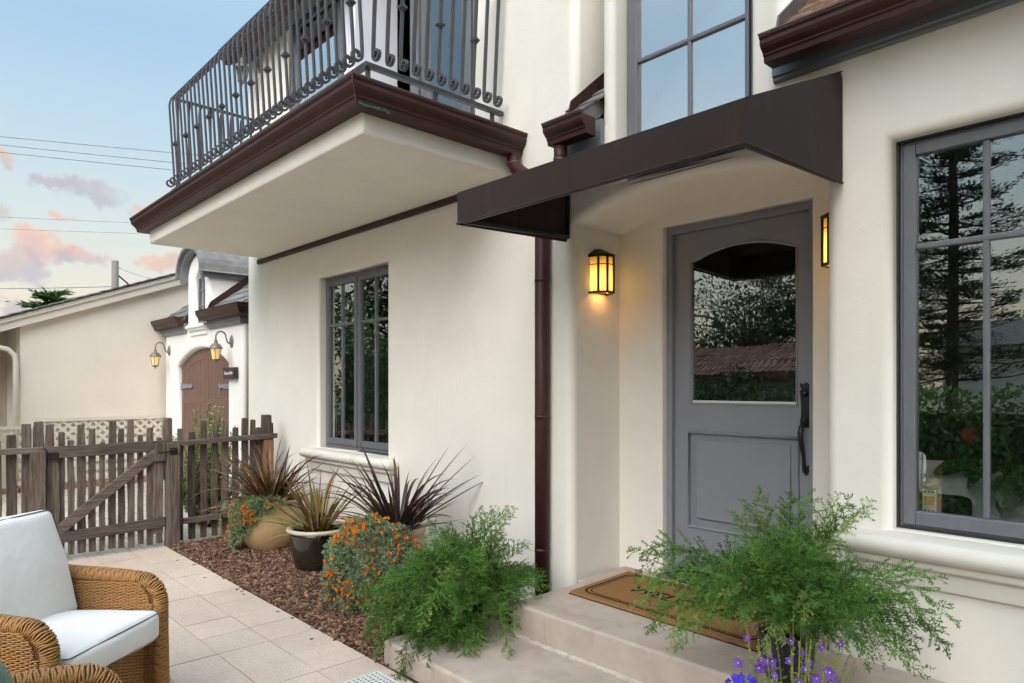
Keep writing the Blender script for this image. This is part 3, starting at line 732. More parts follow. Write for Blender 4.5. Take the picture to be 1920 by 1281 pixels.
for (x0, x1, zt) in ((-1.47, 1.9, 3.003), (-2.817, -2.513, 2.985)):
    obj('gutter_lip', MB().box(x0, x1, WY-.2385, WY-.216, zt+.003, zt+.010), 'bronze_edge', house)
for (x0, s) in ((-1.44, 1), (-2.70, 1)):   # upturned flashing against the stucco
    fl = MB(); fl.prism([(2.95, 3.0), (3.5, 3.45), (3.5, 3.57), (2.99, 3.13)], lambda a, b, c: Vector((c, a, b)), x0, x0+.012)
    fl.prism([(3.02, 3.05), (3.5, 3.46), (3.5, 3.475), (3.02, 3.065)], lambda a, b, c: Vector((c, a, b)), x0, x0+.12)
    obj('flashing', fl, 'bronze_edge' if x0 > -2 else 'bronze', house)
nd = MB()
for k in range(170):
    x = -1.40+abs(random.gauss(0, .25)); yy = random.uniform(2.94, 3.3); z = 3.012+(yy-2.93)*math.tan(PITCHR)+random.uniform(.004, .03)
    a = random.gauss(.5, .5); L = random.uniform(.03, .07); d = Vector((math.cos(a)*L, math.sin(a)*L*.8, math.sin(a)*L*.6))
    nd.tube([Vector((x, yy, z))-d, Vector((x, yy, z+.004)), Vector((x, yy, z))+d], .0011, 3, cap=False)
o = obj('pine_needles', nd, 'needles', house); o['kind'] = 'stuff'
# main roof eave over the balcony
ev = MB(); ev.prism([(2.93, 5.10), (2.93, 5.17), (5.5, 6.9), (5.5, 6.8), (3.09, 5.20), (3.09, 5.10)], lambda a, b, c: Vector((c, a, b)), -7.80, -2.6)
obj('main_roof', ev, 'slate', house)
obj('gutter', MB().sweep([(-7.80, 2.93), (-2.6, 2.93)], kgutter(5.19)), 'bronze', house, bevel=.003)
dv = MB(); dv.prism([(2.9, 5.2), (5, 5.2), (5, 5.5), (2.9, 5.5)], lambda a, b, c: Vector((c, a, b)), -2.64, -1.38); obj('dormer_roof', dv, 'slate', house)

# ---- downspouts
dsx, dsy = -2.990, WY-.052
obj('downspout', MB().tube([(dsx, dsy, .06), (dsx, dsy, 2.70)], .046, 20), 'bronze', house, smooth=True)
obj('downspout', MB().tube([(-3.245, WY-.055, 2.96), (-3.245, WY-.055, 2.905), (-3.225, WY-.055, 2.868), (-3.16, WY-.055, 2.82), (-3.04, WY-.055, 2.745), (-3.0, WY-.055, 2.71), (dsx, WY-.055, 2.66)], .043, 16), 'bronze', house, smooth=True)
obj('elbow_collar', MB().tube([(-3.245, WY-.055, 2.905), (-3.243, WY-.055, 2.893)], .0465, 16), 'bronze_edge', house, smooth=True)
obj('downspout', MB().tube([(-2.755, WY-.135, 2.87), (-2.755, WY-.135, 2.795), (-2.775, WY-.125, 2.765), (-2.85, WY-.10, 2.715), (-2.96, WY-.06, 2.65)], .040, 16), 'bronze', house, smooth=True)
obj('elbow_collar', MB().tube([(-2.755, WY-.135, 2.80), (-2.757, WY-.134, 2.789)], .0435, 16), 'bronze_edge', house, smooth=True)
for z in (.42, 1.25, 2.1): obj('pipe_strap', MB().tube([(dsx, dsy, z), (dsx, dsy, z+.022)], .0475, 20), 'bronze', house, smooth=True)

# ================================================================== ENTRY STEPS
st = thing('entry_steps', 'two buff concrete entry steps below the front door', 'steps', (-2, 2.4, 0))
lo = MB().box(-3.09, -.55, 1.955, 2.60, -.04, .118); obj('lower_step', lo, 'concrete', st, bevel=.018, seg=3, wn=True, smooth=True)
up = MB(); up.prism([(-2.70, 2.515), (-.62, 2.515), (-.62, WY-.002), (-1.31, WY-.002), (-1.31, WY+.475), (-2.755, WY+.475), (-2.755, WY-.002), (-2.70, WY-.002)], lambda a, b, c: Vector((a, b, c)), .0, .285)
obj('upper_step', up, 'concrete', st, bevel=.018, seg=3, wn=True, smooth=True)
gr = MB()
for k in range(70):
    x = -2.68+2*k/70; gr.box(x, x+.034, 2.500-random.uniform(0, .014), 2.52, .117, .121+random.uniform(0, .006))
o = obj('mortar_seam', gr, 'tile_edge', st); o['kind'] = 'stuff'
# ================================================================== AWNING
aw = thing('awning', 'dark brown canvas awning over the front door', 'awning', (-2.0, WY, 2.34))
AX0, AX1, AY = -2.822, -1.195, 2.240
def sheet(pts, n, parent, name, mat='canvas', th=.005):
    """thin cloth panel from a polygon with thickness along n"""
    m = MB(); P = [Vector(p) for p in pts]; n = Vector(n)*th; N = len(P)
    m.add(P+[p+n for p in P], [tuple(range(N)), tuple(range(N, 2*N))[::-1]]+[(i, (i+1) % N, N+(i+1) % N, N+i) for i in range(N)])
    return obj(name, m, mat, parent, bevel=.0018)
ZB, ZV, ZWB, ZWT = 2.303, 2.470, 2.336, 2.832
sm = -2.035
for xa, xb in ((AX0, sm-.0006), (sm+.0006, AX1)):
    sheet([(xa, AY, ZB), (xb, AY, ZB), (xb, AY, ZV), (xa, AY, ZV)], (0, 1, 0), aw, 'valance')
sheet([(AX0, AY+.003, ZV), (AX1, AY+.003, ZV), (AX1, WY-.006, ZWT), (AX0, WY-.006, ZWT)], (0, .39, -.92), aw, 'top_panel')
def side(x, n):
    pts = [(x, AY+.001, ZB), (x, AY+.001, ZV)]
    pts += [(x, WY-.055, ZWT-.022), (x, WY-.025, ZWT-.014), (x, WY-.006, ZWT-.035), (x, WY-.004, ZWB+.03), (x, WY-.010, ZWB+.006), (x, WY-.03, ZWB-.002)]
    sheet(pts, n, aw, 'side_panel')
side(AX0, (1, 0, 0)); side(AX1, (-1, 0, 0))
obj('seam', MB().box(sm-.006, sm+.006, AY-.0015, AY+.001, ZB, ZV), 'canvas', aw)
fr = []
for x in (AX0+.022, -2.01, AX1-.022):
    fr.append([(x, AY+.022, ZB+.016), (x, AY+.022, ZV-.014), (x, WY-.02, ZWT-.03)])
    if x != -2.01: fr.append([(x, WY-.02, ZWT-.03), (x, WY-.02, ZWB+.02), (x, AY+.022, ZB+.016)])
fr.append([(AX0+.02, AY+.022, ZB+.016), (AX1-.02, AY+.022, ZB+.016)]); fr.append([(AX0+.02, AY+.022, ZV-.014), (AX1-.02, AY+.022, ZV-.014)])
fr.append([(AX0+.02, (AY+WY)/2, 2.62), (AX1-.02, (AY+WY)/2, 2.62)])
for p in fr: obj('frame_tube', MB().tube(p, .0105, sec=[(-1, -1), (1, -1), (1, 1), (-1, 1)]), 'frame_dark', aw)
hem = MB().tube([(AX0-.001, WY-.012, ZWB+.003), (AX0-.001, AY-.001, ZB+.004), (AX1+.001, AY-.001, ZB+.004), (AX1+.001, WY-.012, ZWB+.003)], .0065, 6)
obj('hem', hem, 'canvas', aw, smooth=True)

# ================================================================== LANTERNS
# pocket lantern: local frame, +x out of the wall, z up, origin at the middle of the back plate
pl = thing('wall_lantern', 'lit amber glass pocket lantern on the left side of the entry recess', 'lantern', (0, 0, 0), group='lanterns in the entry recess')
def L(o): return local(o)
hexp = [(.0, -.083), (.062, -.066), (.105, -.030), (.105, .030), (.062, .066), (.0, .083)]
def ringz(poly, z0, z1, grow):
    m = MB(); p = offset_poly(poly, grow); m.prism(p, lambda a, b, c: Vector((a, b, c)), z0, z1); return m
L(obj('back_plate', MB().box(0.001, .012, -.075, .075, -.115, .125), 'black_iron', pl, bevel=.002))
rfm = MB(); lo_ = offset_poly(hexp, .012); hi_ = [(.0, -.028), (.018, -.024), (.03, -.012), (.03, .012), (.018, .024), (.0, .028)]
rfm.add([Vector((a, b, .122)) for a, b in lo_]+[Vector((a, b, .165)) for a, b in hi_], [tuple(range(6))[::-1], tuple(range(6, 12))]+[(i, (i+1) % 6, 6+(i+1) % 6, 6+i) for i in range(6)])
L(obj('roof', rfm, 'black_iron', pl, bevel=.002)); L(obj('eave_ring', ringz(hexp, .108, .122, .008), 'black_iron', pl, bevel=.0015))
bt = MB()
for i in range(5):
    a, b = Vector((*hexp[i], 0)), Vector((*hexp[i+1], 0)); bt.tube([a+Vector((0, 0, -.112)), b+Vector((0, 0, -.112))], .0065, sec=[(-1, -1), (1, -1), (1, 1), (-1, 1)])
L(obj('bottom_ring', bt, 'black_iron', pl))
for i in range(5):
    a, b = hexp[i], hexp[i+1]; inn = offset_poly(hexp, -.004); a2, b2 = inn[i], inn[i+1]
    m = MB(); m.add([Vector((a2[0], a2[1], -.108)), Vector((b2[0], b2[1], -.108)), Vector((b2[0], b2[1], .108)), Vector((a2[0], a2[1], .108))]+[Vector((a2[0]*.97, a2[1]*.97, -.108)), Vector((b2[0]*.97, b2[1]*.97, -.108)), Vector((b2[0]*.97, b2[1]*.97, .108)), Vector((a2[0]*.97, a2[1]*.97, .108))], [(0,1,2,3),(7,6,5,4),(0,4,5,1),(1,5,6,2),(2,6,7,3),(3,7,4,0)])
    L(obj('amber_pane', m, 'amber_glass', pl))
    L(obj('glazing_bar', MB().tube([Vector((*a, .062)), Vector((*b, .062))], .0028, 4), 'black_iron', pl))
for p in hexp[1:5]: L(obj('corner_bar', MB().tube([Vector((*p, -.116)), Vector((*p, .112))], .0055, sec=[(-1, -1), (1, -1), (1, 1), (-1, 1)]), 'black_iron', pl))
L(obj('bulb', MB().lathe([(0, -.03), (.014, -.024), (.02, -.008), (.014, .01), (.008, .03), (0, .03)], 12, c=(.05, 0, -.06)), 'bulb', pl, smooth=True))
pl.location = (-2.79, 3.345, 2.150)
p2 = dup(pl, (-1.275, 3.36, 2.145), R(180), 'lit amber lantern half hidden behind the right edge of the entry recess', 'lanterns in the entry recess')
for (x, y, z) in ((-2.735, 3.345, 2.0), (-1.33, 3.352, 1.97)):
    ld = bpy.data.lights.new('lantern_glow', 'POINT'); ld.energy = .05; ld.color = (1, .56, .16); ld.shadow_soft_size = .03
    lo2 = bpy.data.objects.new('lantern_glow', ld); COL.objects.link(lo2); lo2.location = (x, y, z)
    lo2.parent = pl if x < -2 else p2; lo2.matrix_parent_inverse = lo2.parent.matrix_basis.inverted()

# gooseneck lanterns: local frame, +x out of wall, origin at back plate
gl = thing('gooseneck_lantern', 'lit gooseneck lantern left of the brown arched garage door', 'lantern', (0, 0, 0), group='gooseneck lanterns on stucco walls')
bpM = Matrix.Rotation(R(90), 4, 'Y')
L(obj('back_plate', MB().lathe([(.062, 0), (.062, .008), (.045, .018), (.02, .03), (0, .032)], 18, M=bpM, sx=1.5), 'pewter', gl, smooth=True))
arm = [(0.02, 0, -.03), (.06, 0, -.02), (.085, 0, .05)] + [(.155+.07*math.cos(R(a)), 0, .06+.075*math.sin(R(a))) for a in range(180, -10, -20)] + [(.225, 0, .03)]
L(obj('arm', MB().tube(arm, .011, 8), 'pewter', gl, smooth=True))
cap = [(0, .05), (.014, .05), (.014, .03), (.03, .02), (.02, .0), (.024, -.012), (.055, -.03), (.078, -.055), (.092, -.085), (.095, -.095), (.0, -.095)]
L(obj('cap', MB().lathe(cap, 18, c=(.225, 0, -.02)), 'pewter', gl, smooth=True))
gb = MB(); hi6 = [(.225+.076*math.cos(R(60*k)), .076*math.sin(R(60*k))) for k in range(6)]; lo6 = [(.225+.048*math.cos(R(60*k)), .048*math.sin(R(60*k))) for k in range(6)]
for k in range(6):
    k2 = (k+1) % 6; m = MB(); q = [Vector((*lo6[k], -.262)), Vector((*lo6[k2], -.262)), Vector((*hi6[k2], -.115)), Vector((*hi6[k], -.115))]
    ctr = Vector((.225, 0, 0)); q2 = [Vector(((v.x-.225)*.95+.225, v.y*.95, v.z)) for v in q]
    m.add(q+q2, [(0,1,2,3),(7,6,5,4),(0,4,5,1),(1,5,6,2),(2,6,7,3),(3,7,4,0)]); L(obj('lamp_pane', m, 'warm_glass', gl))
    L(obj('glazing_rib', MB().tube([q[0], q[3]], .0055, 5), 'pewter', gl))
L(obj('base_cup', MB().lathe([(0, -.325), (.006, -.32), (.010, -.305), (.006, -.295), (.03, -.285), (.054, -.268), (.054, -.258), (0, -.258)], 16, c=(.225, 0, 0)), 'pewter', gl, smooth=True))
GY = 3.3
gl.scale = (.88, .88, .88); gl.location = (-11.22, GY, 2.0); gl.rotation_euler = (0, 0, R(-90))
dup(gl, (-8.72, GY, 2.02), R(-90), 'lit gooseneck lantern right of the brown arched garage door', 'gooseneck lanterns on stucco walls')
ul = dup(gl, (-7.38, WY, 4.98), R(-90), 'unlit gooseneck lantern behind the balcony railing', 'gooseneck lanterns on stucco walls')
for c_ in ul.children:
    if c_.name.startswith('lamp_pane'):
        c_.data = c_.data.copy(); c_.data.materials.clear(); c_.data.materials.append(MATS['glass'])

# ================================================================== DOOR MAT
mat_ = thing('door_mat', 'coir welcome mat with black border on the upper step', 'mat', (-2.03, 3.14, .286))
mm = MB(); nx, ny = 40, 22
cor = [(-2.585, 2.855), (-1.455, 2.83), (-1.455, 3.42), (-2.615, 3.43)]
def mpt(u, v, z):
    a = Vector(cor[0]).lerp(Vector(cor[1]), u); b = Vector(cor[3]).lerp(Vector(cor[2]), u); p = a.lerp(b, v); return Vector((p.x, p.y, z))
mm.add([mpt(0,0,.2865), mpt(1,0,.2865), mpt(1,1,.2865), mpt(0,1,.2865), mpt(0.004,.006,.304), mpt(.996,.006,.304), mpt(.996,.994,.304), mpt(.004,.994,.304)], [(0,3,2,1),(4,5,6,7),(0,1,5,4),(1,2,6,5),(2,3,7,6),(3,0,4,7)])
obj('coir_pile', mm, 'coir', mat_, bevel=.003)
obj('rubber_back', MB().prism([tuple(mpt(a, b, 0).xy) for a, b in ((-.004, -.006), (1.004, -.006), (1.004, 1.006), (-.004, 1.006))], lambda a, b, c: Vector((a, b, c)), .2853, .2885), 'coir_black', mat_)
def border(ins, wd):
    cu, cv = ins/1.13, ins/.6; n_ = .055/1.13; n2 = .055/.6
    pts = [(cu+n_, cv), (1-cu-n_, cv), (1-cu-n_*.35, cv+n2*.35), (1-cu, cv+n2), (1-cu, 1-cv-n2), (1-cu-n_*.35, 1-cv-n2*.35), (1-cu-n_, 1-cv), (cu+n_, 1-cv), (cu+n_*.35, 1-cv-n2*.35), (cu, 1-cv-n2), (cu, cv+n2), (cu+n_*.35, cv+n2*.35)]
    m = MB(); P = [mpt(u, v, .3042) for u, v in pts]; N = len(P); vs = []
    ce = mpt(.5, .5, .3042)
    pl2 = [(p.x, p.y) for p in P]; a = offset_poly(pl2, wd/2); b = offset_poly(pl2, -wd/2)
    m.add([Vector((*p, .3035)) for p in a]+[Vector((*p, .3035)) for p in b]+[Vector((*p, .3052)) for p in a]+[Vector((*p, .3052)) for p in b],
          [f for i in range(N) for f in ((2*N+i, 2*N+(i+1) % N, 3*N+(i+1) % N, 3*N+i), (i, (i+1) % N, 2*N+(i+1) % N, 2*N+i), (N+i, N+(i+1) % N, 3*N+(i+1) % N, 3*N+i))])
    obj('border_line', m, 'coir_black', mat_)
border(.05, .012); border(.072, .006)
tcu = bpy.data.curves.new('lettering', 'FONT'); tcu.body = 'WELCOME'; tcu.size = .145; tcu.extrude = .001; tcu.align_x = 'CENTER'; tcu.align_y = 'CENTER'; tcu.shear = .2; tcu.offset = .0015
to = bpy.data.objects.new('tmp_text', tcu); COL.objects.link(to)
bpy.context.view_layer.update()
tme = bpy.data.meshes.new_from_object(to.evaluated_get(bpy.context.evaluated_depsgraph_get())); bpy.data.objects.remove(to)
tme.materials.clear(); tme.materials.append(MATS['coir_black'])
lt = bpy.data.objects.new('lettering', tme); COL.objects.link(lt); lt.parent = mat_; lt.matrix_parent_inverse = mat_.matrix_basis.inverted(); lt.location = (-2.03, 3.135, .3048); lt.rotation_euler = (0, 0, R(-1))

# ================================================================== FENCE AND GATE
FX = -6.70
def picket(parent, y, wd, z0, z1, x, th=.026, seed=0, lean=0, name='picket'):
    rn = random.Random(seed*7.13+y*100)
    m = MB(); secs = []; nseg = 6
    for k in range(nseg+1):
        f = k/nseg; z = z0+(z1-z0)*f; ww = wd/2*(1+rn.uniform(-.07, .07))*(.86 if k == nseg else .92 if k == 0 else 1)
        oy = rn.uniform(-.003, .003)+lean*f; ox = rn.uniform(-.003, .003)
        dz = rn.uniform(-.004, .004) if k in (0, nseg) else 0
        secs.append([Vector((x-th/2+ox, y-ww+oy, z+dz)), Vector((x+th/2+ox, y-ww+oy, z-dz)), Vector((x+th/2+ox, y+ww+oy, z-dz+rn.uniform(-.006, .006)*(k == nseg))), Vector((x-th/2+ox, y+ww+oy, z+dz))])
    vs = [v for s_ in secs for v in s_]
    m.add(vs, [(0,3,2,1), tuple(4*nseg+i for i in range(4))]+[(4*i+k, 4*i+(k+1) % 4, 4*i+4+(k+1) % 4, 4*i+4+k) for i in range(nseg) for k in range(4)])
    ctr = Vector((x, y, (z0+z1)/2)); 
    for i in range(len(m.v)): m.v[i] = m.v[i]-ctr
    me = m.mesh(name); me.materials.append(MATS['weathered_wood'])
    o = inst(name, me, parent, ctr)
    b = o.modifiers.new('bevel', 'BEVEL'); b.width = .004; b.segments = 2; b.limit_method = 'ANGLE'
    return o
def rail(parent, y0, y1, z0, z1, h, x0, x1, name='rail'):
    m = MB(); ctr = Vector(((x0+x1)/2, (y0+y1)/2, (z0+z1)/2)); N = 6; rn = random.Random(y0+z0)
    vs = []
    for k in range(N+1):
        f = k/N; y = y0+(y1-y0)*f; z = z0+(z1-z0)*f; w_ = rn.uniform(-.003, .003)
        vs += [Vector((x0, y, z-h/2+w_))-ctr, Vector((x1, y, z-h/2+w_))-ctr, Vector((x1, y, z+h/2+w_))-ctr, Vector((x0, y, z+h/2+w_))-ctr]
    m.add(vs, [(0,1,2,3), tuple(4*N+i for i in (3,2,1,0))]+[(4*i+k, 4*i+(k+1) % 4, 4*i+4+(k+1) % 4, 4*i+4+k) for i in range(N) for k in range(4)])
    me = m.mesh(name); me.materials.append(MATS['rail_wood']); o = inst(name, me, parent, ctr)
    b = o.modifiers.new('bevel', 'BEVEL'); b.width = .004; b.segments = 2; b.limit_method = 'ANGLE'
    return o
def post(parent, y, z1, w=.1, mat='weathered_wood', x=FX):
    me = MB().box(-w/2, w/2, -w/2, w/2, -z1/2, z1/2).mesh('post'); me.materials.append(MATS[mat]); o = inst('post', me, parent, (x, y, z1/2-.02))
    b = o.modifiers.new('bevel', 'BEVEL'); b.width = .005; b.segments = 2
    return o
# right-hand section between gate post and house
fn = thing('picket_fence', 'short weathered picket fence section between gate and house wall', 'fence', (FX, 2.5, 0), group='weathered picket fencing')
post(fn, 1.985, .955, .105, x=FX+.03)
picket(fn, 1.975, .075, .6, 1.16, FX-.075, .05, 3, name='post_stub')
picket(fn, 2.885, .10, -.02, 1.165, FX-.02, .06, 9, name='end_stake')
me = MB().box(-.016, .016, -.05, .05, -.5, .5).mesh('redwood_batten'); me.materials.append(MATS['redwood_post']); inst('redwood_batten', me, fn, (FX+.03, 2.885, .42))
rail(fn, 1.99, 2.97, .927, .955, .045, FX-.028, FX+.058); rail(fn, 2.04, 3.0, .205, .215, .05, FX-.018, FX+.03)
for k, (y, hgt) in enumerate([(2.075, 1.06), (2.175, 1.02), (2.285, 1.13), (2.385, 1.09), (2.485, 1.12), (2.585, 1.05), (2.675, 1.14), (2.755, 1.12), (2.815, 1.04), (2.94, 1.08)]):
    picket(fn, y, random.uniform(.052, .068), .02, hgt, FX-.042, .024, k)
# gate
gt = thing('garden_gate', 'weathered wooden picket gate with diagonal brace', 'gate', (FX, 1.5, 0))
G0, G1 = 1.03, 1.925
rail(gt, G0, G1, .905, .915, .095, FX+.002, FX+.040); rail(gt, G0, G1, .195, .225, .088, FX+.002, FX+.040)
bz = MB(); a_ = Vector((FX+.022, 1.075, .235)); b_ = Vector((FX+.022, 1.865, .862)); d_ = (b_-a_).normalized(); pz = Vector((0, -d_.z, d_.y))
ctr = (a_+b_)/2
bz.add([q-ctr for q in (a_-pz*.042-Vector((.017, 0, 0)), a_-pz*.042+Vector((.022, 0, 0)), b_-pz*.042+Vector((.022, 0, 0)), b_-pz*.042-Vector((.017, 0, 0)), a_+pz*.042-Vector((.017, 0, 0)), a_+pz*.042+Vector((.022, 0, 0)), b_+pz*.042+Vector((.022, 0, 0)), b_+pz*.042-Vector((.017, 0, 0)))], [(0,1,2,3),(7,6,5,4),(0,4,5,1),(1,5,6,2),(2,6,7,3),(3,7,4,0)])
me = bz.mesh('diagonal_brace'); me.materials.append(MATS['rail_wood']); o = inst('diagonal_brace', me, gt, ctr); b = o.modifiers.new('bevel', 'BEVEL'); b.width = .004; b.limit_method = 'ANGLE'
hs_ = [1.14, 1.07, 1.0, 1.13, 1.09, .97, 1.15, 1.08, 1.16, 1.02, 1.08, .985]
for k in range(12):
    y = 1.055+k*.0755; picket(gt, y, [.062, .05, .046, .062, .052, .044, .058, .05, .054, .046, .056, .05][k], .035+random.uniform(-.012, .012), hs_[k], FX-.014, .026, 40+k, random.uniform(-.006, .006))
picket(gt, 1.075, .088, .12, .86, FX+.004, .022, 71, name='stile'); picket(gt, 1.875, .082, .12, .86, FX+.004, .022, 72, name='stile')
lb = MB().box(-.012, .012, -.045, .045, -.082, .082).mesh('latch_board'); lb.materials.append(MATS['weathered_wood']); o = inst('latch_board', lb, gt, (FX+.054, 1.885, .862)); o.modifiers.new('bevel', 'BEVEL').width = .004
hg = MB().box(FX+.041, FX+.047, .985, 1.105, .845, .91); hg.tube([(FX+.05, 1.02, .835), (FX+.05, 1.02, .92)], .009, 8); obj('gate_hinge', hg, 'black_iron', gt, bevel=.002)
lt_ = MB().tube([(FX+.075, 1.86, .862), (FX+.09, 1.93, .862), (FX+.088, 1.965, .868)], .006, 6); lt_.box(FX+.084, FX+.092, 1.95, 2.01, .835, .895); lt_.tube([(FX+.095, 1.96, .885), (FX+.11, 1.985, .875), (FX+.095, 2.0, .85)], .008, 6)
obj('gate_latch', lt_, 'black_iron', gt, bevel=.002)
# left-hand section
fl_ = thing('picket_fence', 'weathered picket fence section left of the gate behind the wicker armchair', 'fence', (FX, .3, 0), group='weathered picket fencing')
post(fl_, .965, .945, .105, x=FX+.02); picket(fl_, .985, .07, .6, 1.16, FX-.06, .05, 5, name='post_stub')
rail(fl_, -2.6, 1.005, .945, .935, .045, FX-.018, FX+.062); rail(fl_, -2.6, .93, .2, .2, .06, FX-.01, FX+.035)
k = 0; y = .90
while y > -2.5:
    picket(fl_, y, random.uniform(.054, .072), .02, random.uniform(1.02, 1.17), FX-.036, .024, 100+k); y -= random.uniform(.088, .105); k += 1
post(fl_, -.9, .95, .1)
# small drain grate at the step corner
dg = thing('drain_grate', 'small white plastic drain grate in the paving by the steps', 'drain', (-3.0, 1.72, 0))
DX = .135; obj('drain_frame', MB().box(-3.125+DX, -2.885+DX, 1.62, 1.865, -.002, .006), 'drain_hole', dg)
for k in range(10): obj('grate_bar', MB().box(-3.125+DX+.0255*k, -3.125+DX+.0255*k+.0105, 1.62, 1.865, .004, .0105), 'drain_white', dg)
for k in range(10): obj('grate_bar', MB().box(-3.125+DX, -2.885+DX, 1.62+.026*k, 1.62+.026*k+.0105, .004, .010), 'drain_white', dg)

# ================================================================== GARAGE (parallel to the house, beyond the fence)
ga = thing('garage', 'small cream stucco garage with arched dormer and slate roof', 'garage', (-9.9, GY, 0))
w = MB()
DA = arch(-10.90, -8.86, -.04, 1.74, 1.985, 16)
gout = [(-11.43, -.05), (-8.37, -.05), (-8.37, 2.36), (-9.56, 2.36), (-9.56, 3.02)]
cxd, rd = -9.98, .41
gout += [(cxd+rd*math.cos(R(a)), 3.02+.30*math.sin(R(a))) for a in range(15, 180, 15)] + [(-10.40, 3.02), (-10.40, 2.36), (-11.43, 2.36)]
GW = arch(-10.10, -9.70, 2.33, 2.90, 3.07, 10)
plate(w, gout, [(DA, .14, .045), (GW, .07, .03)], .05, 3.2, FRONT(GY))
obj('wall', w, 'stucco_garage', ga, smooth=True, merge=.0004, wn=True)
# arched door pair, plank by plank
def arch_z(x, x0=-10.90, x1=-8.86, zs=1.74, zc=1.985, ins=0):
    wd = (x1-x0)/2; h = zc-zs; rad = (wd*wd+h*h)/(2*h); cx = (x0+x1)/2; return zc-rad+math.sqrt(max(0, rad*rad-(x-cx)**2))-ins
gd = obj('arched_door', MB().box(-10.91, -8.85, GY+.12, GY+.14, .0, 1.72), 'brown_door', ga)
def topped(xa, xb, z0, inset, y0, y1):
    m = MB(); n = 6; xs = [xa+(xb-xa)*k/n for k in range(n+1)]
    m.prism([(xa, z0), (xb, z0)]+[(x, arch_z(x, ins=inset)) for x in xs[::-1]], lambda a, b, c: Vector((a, c, b)), y0, y1); return m
nb_ = 7
for s_, (xa, xb) in enumerate([(-10.89, -9.885), (-9.875, -8.87)]):
    st_ = .10
    obj('door_stile', topped(xa, xa+st_, .02, .004, GY+.075, GY+.118), 'brown_door', gd, bevel=.004)
    obj('door_stile', topped(xb-st_, xb, .02, .004, GY+.075, GY+.118), 'brown_door', gd, bevel=.004)
    obj('door_head', topped(xa+st_, xb-st_, 1.0, .004, GY+.085, GY+.104), 'brown_door', gd)
    hm = MB(); n = 8; xs = [xa+st_+(xb-xa-2*st_)*k/n for k in range(n+1)]
    hm.prism([(x, arch_z(x, ins=.15)) for x in xs]+[(x, arch_z(x, ins=.004)) for x in xs[::-1]], lambda a, b, c: Vector((a, c, b)), GY+.076, GY+.1)
    obj('top_rail', hm, 'brown_door', gd, bevel=.004)
    for (za, zb) in ((.02, .16), (.62, .74), (1.20, 1.28)): obj('cross_rail', MB().box(xa+st_, xb-st_, GY+.076, GY+.118, za, zb), 'brown_door', gd, bevel=.004)
    pw = (xb-xa-2*st_)/nb_
    for k in range(nb_):
        x = xa+st_+k*pw; obj('plank', topped(x+.005, x+pw-.005, .16, .155, GY+.08, GY+.0845), 'brown_door', gd, bevel=.003)
    sx = 1 if s_ == 0 else -1; x0_ = xa if s_ == 0 else xb
    hm = MB(); hm.prism([(x0_-.03*sx, 1.405), (x0_+.10*sx, 1.415), (x0_+.42*sx, 1.432), (x0_+.44*sx, 1.405), (x0_+.50*sx, 1.455), (x0_+.44*sx, 1.505), (x0_+.42*sx, 1.478), (x0_+.10*sx, 1.495), (x0_-.03*sx, 1.505)], lambda a, b, c: Vector((a, c, b)), GY+.062, GY+.074)
    obj('strap_hinge', hm, 'hinge_iron', gd)
obj('dormer_window', MB().ring(-10.105, -9.695, 2.335, 3.06, .035, GY+.05, GY+.09), 'grey_paint', ga)
obj('pane', MB().box(-10.075, -9.725, GY+.068, GY+.073, 2.36, 3.03), 'glass', ga)
for z in (2.58, 2.8): obj('muntin', MB().box(-10.075, -9.725, GY+.055, GY+.08, z-.009, z+.009), 'grey_paint', ga)
obj('muntin', MB().box(-9.91, -9.89, GY+.056, GY+.079, 2.36, 3.03), 'grey_paint', ga)
obj('dormer_sill', MB().sweep([(-10.20, GY+.04), (-10.20, GY), (-9.60, GY), (-9.60, GY+.04)], [(-.03, 2.325), (.05, 2.315), (.075, 2.295), (.075, 2.27), (.05, 2.25), (.05, 2.235), (.02, 2.215), (.02, 2.165), (-.03, 2.165)]), 'stucco_garage', ga, bevel=.006)
dc = MB()   # arched dormer cornice and barrel roof
def arcpt(r, a): return (cxd+(rd+r)*math.cos(R(a)), 3.02+(.30+r)*math.sin(R(a)))
prof = [arcpt(.0, a) for a in range(0, 181, 12)]; prof2 = [arcpt(.055, a) for a in range(180, -1, -12)]
prof = [(prof[0][0]+.0, 2.93)]+prof+[(prof[-1][0], 2.93)]; prof2 = [(prof2[0][0], 2.93)]+prof2+[(prof2[-1][0], 2.93)]
obj('dormer_cornice', MB().prism(prof+prof2, lambda a, b, c: Vector((a, c, b)), GY-.09, GY+3), 'fascia_grey', ga)
p3_ = [arcpt(.056, a) for a in range(0, 181, 12)]; p4_ = [arcpt(.100, a) for a in range(180, -1, -12)]
obj('dormer_roof', MB().prism([(p3_[0][0], 3.0)]+p3_+[(p3_[-1][0], 3.0)]+[(p4_[0][0]-.02, 2.995)]+p4_+[(p4_[-1][0]+.02, 2.995)], lambda a, b, c: Vector((a, c, b)), GY-.14, GY+3), 'slate', ga)
GP = R(36)
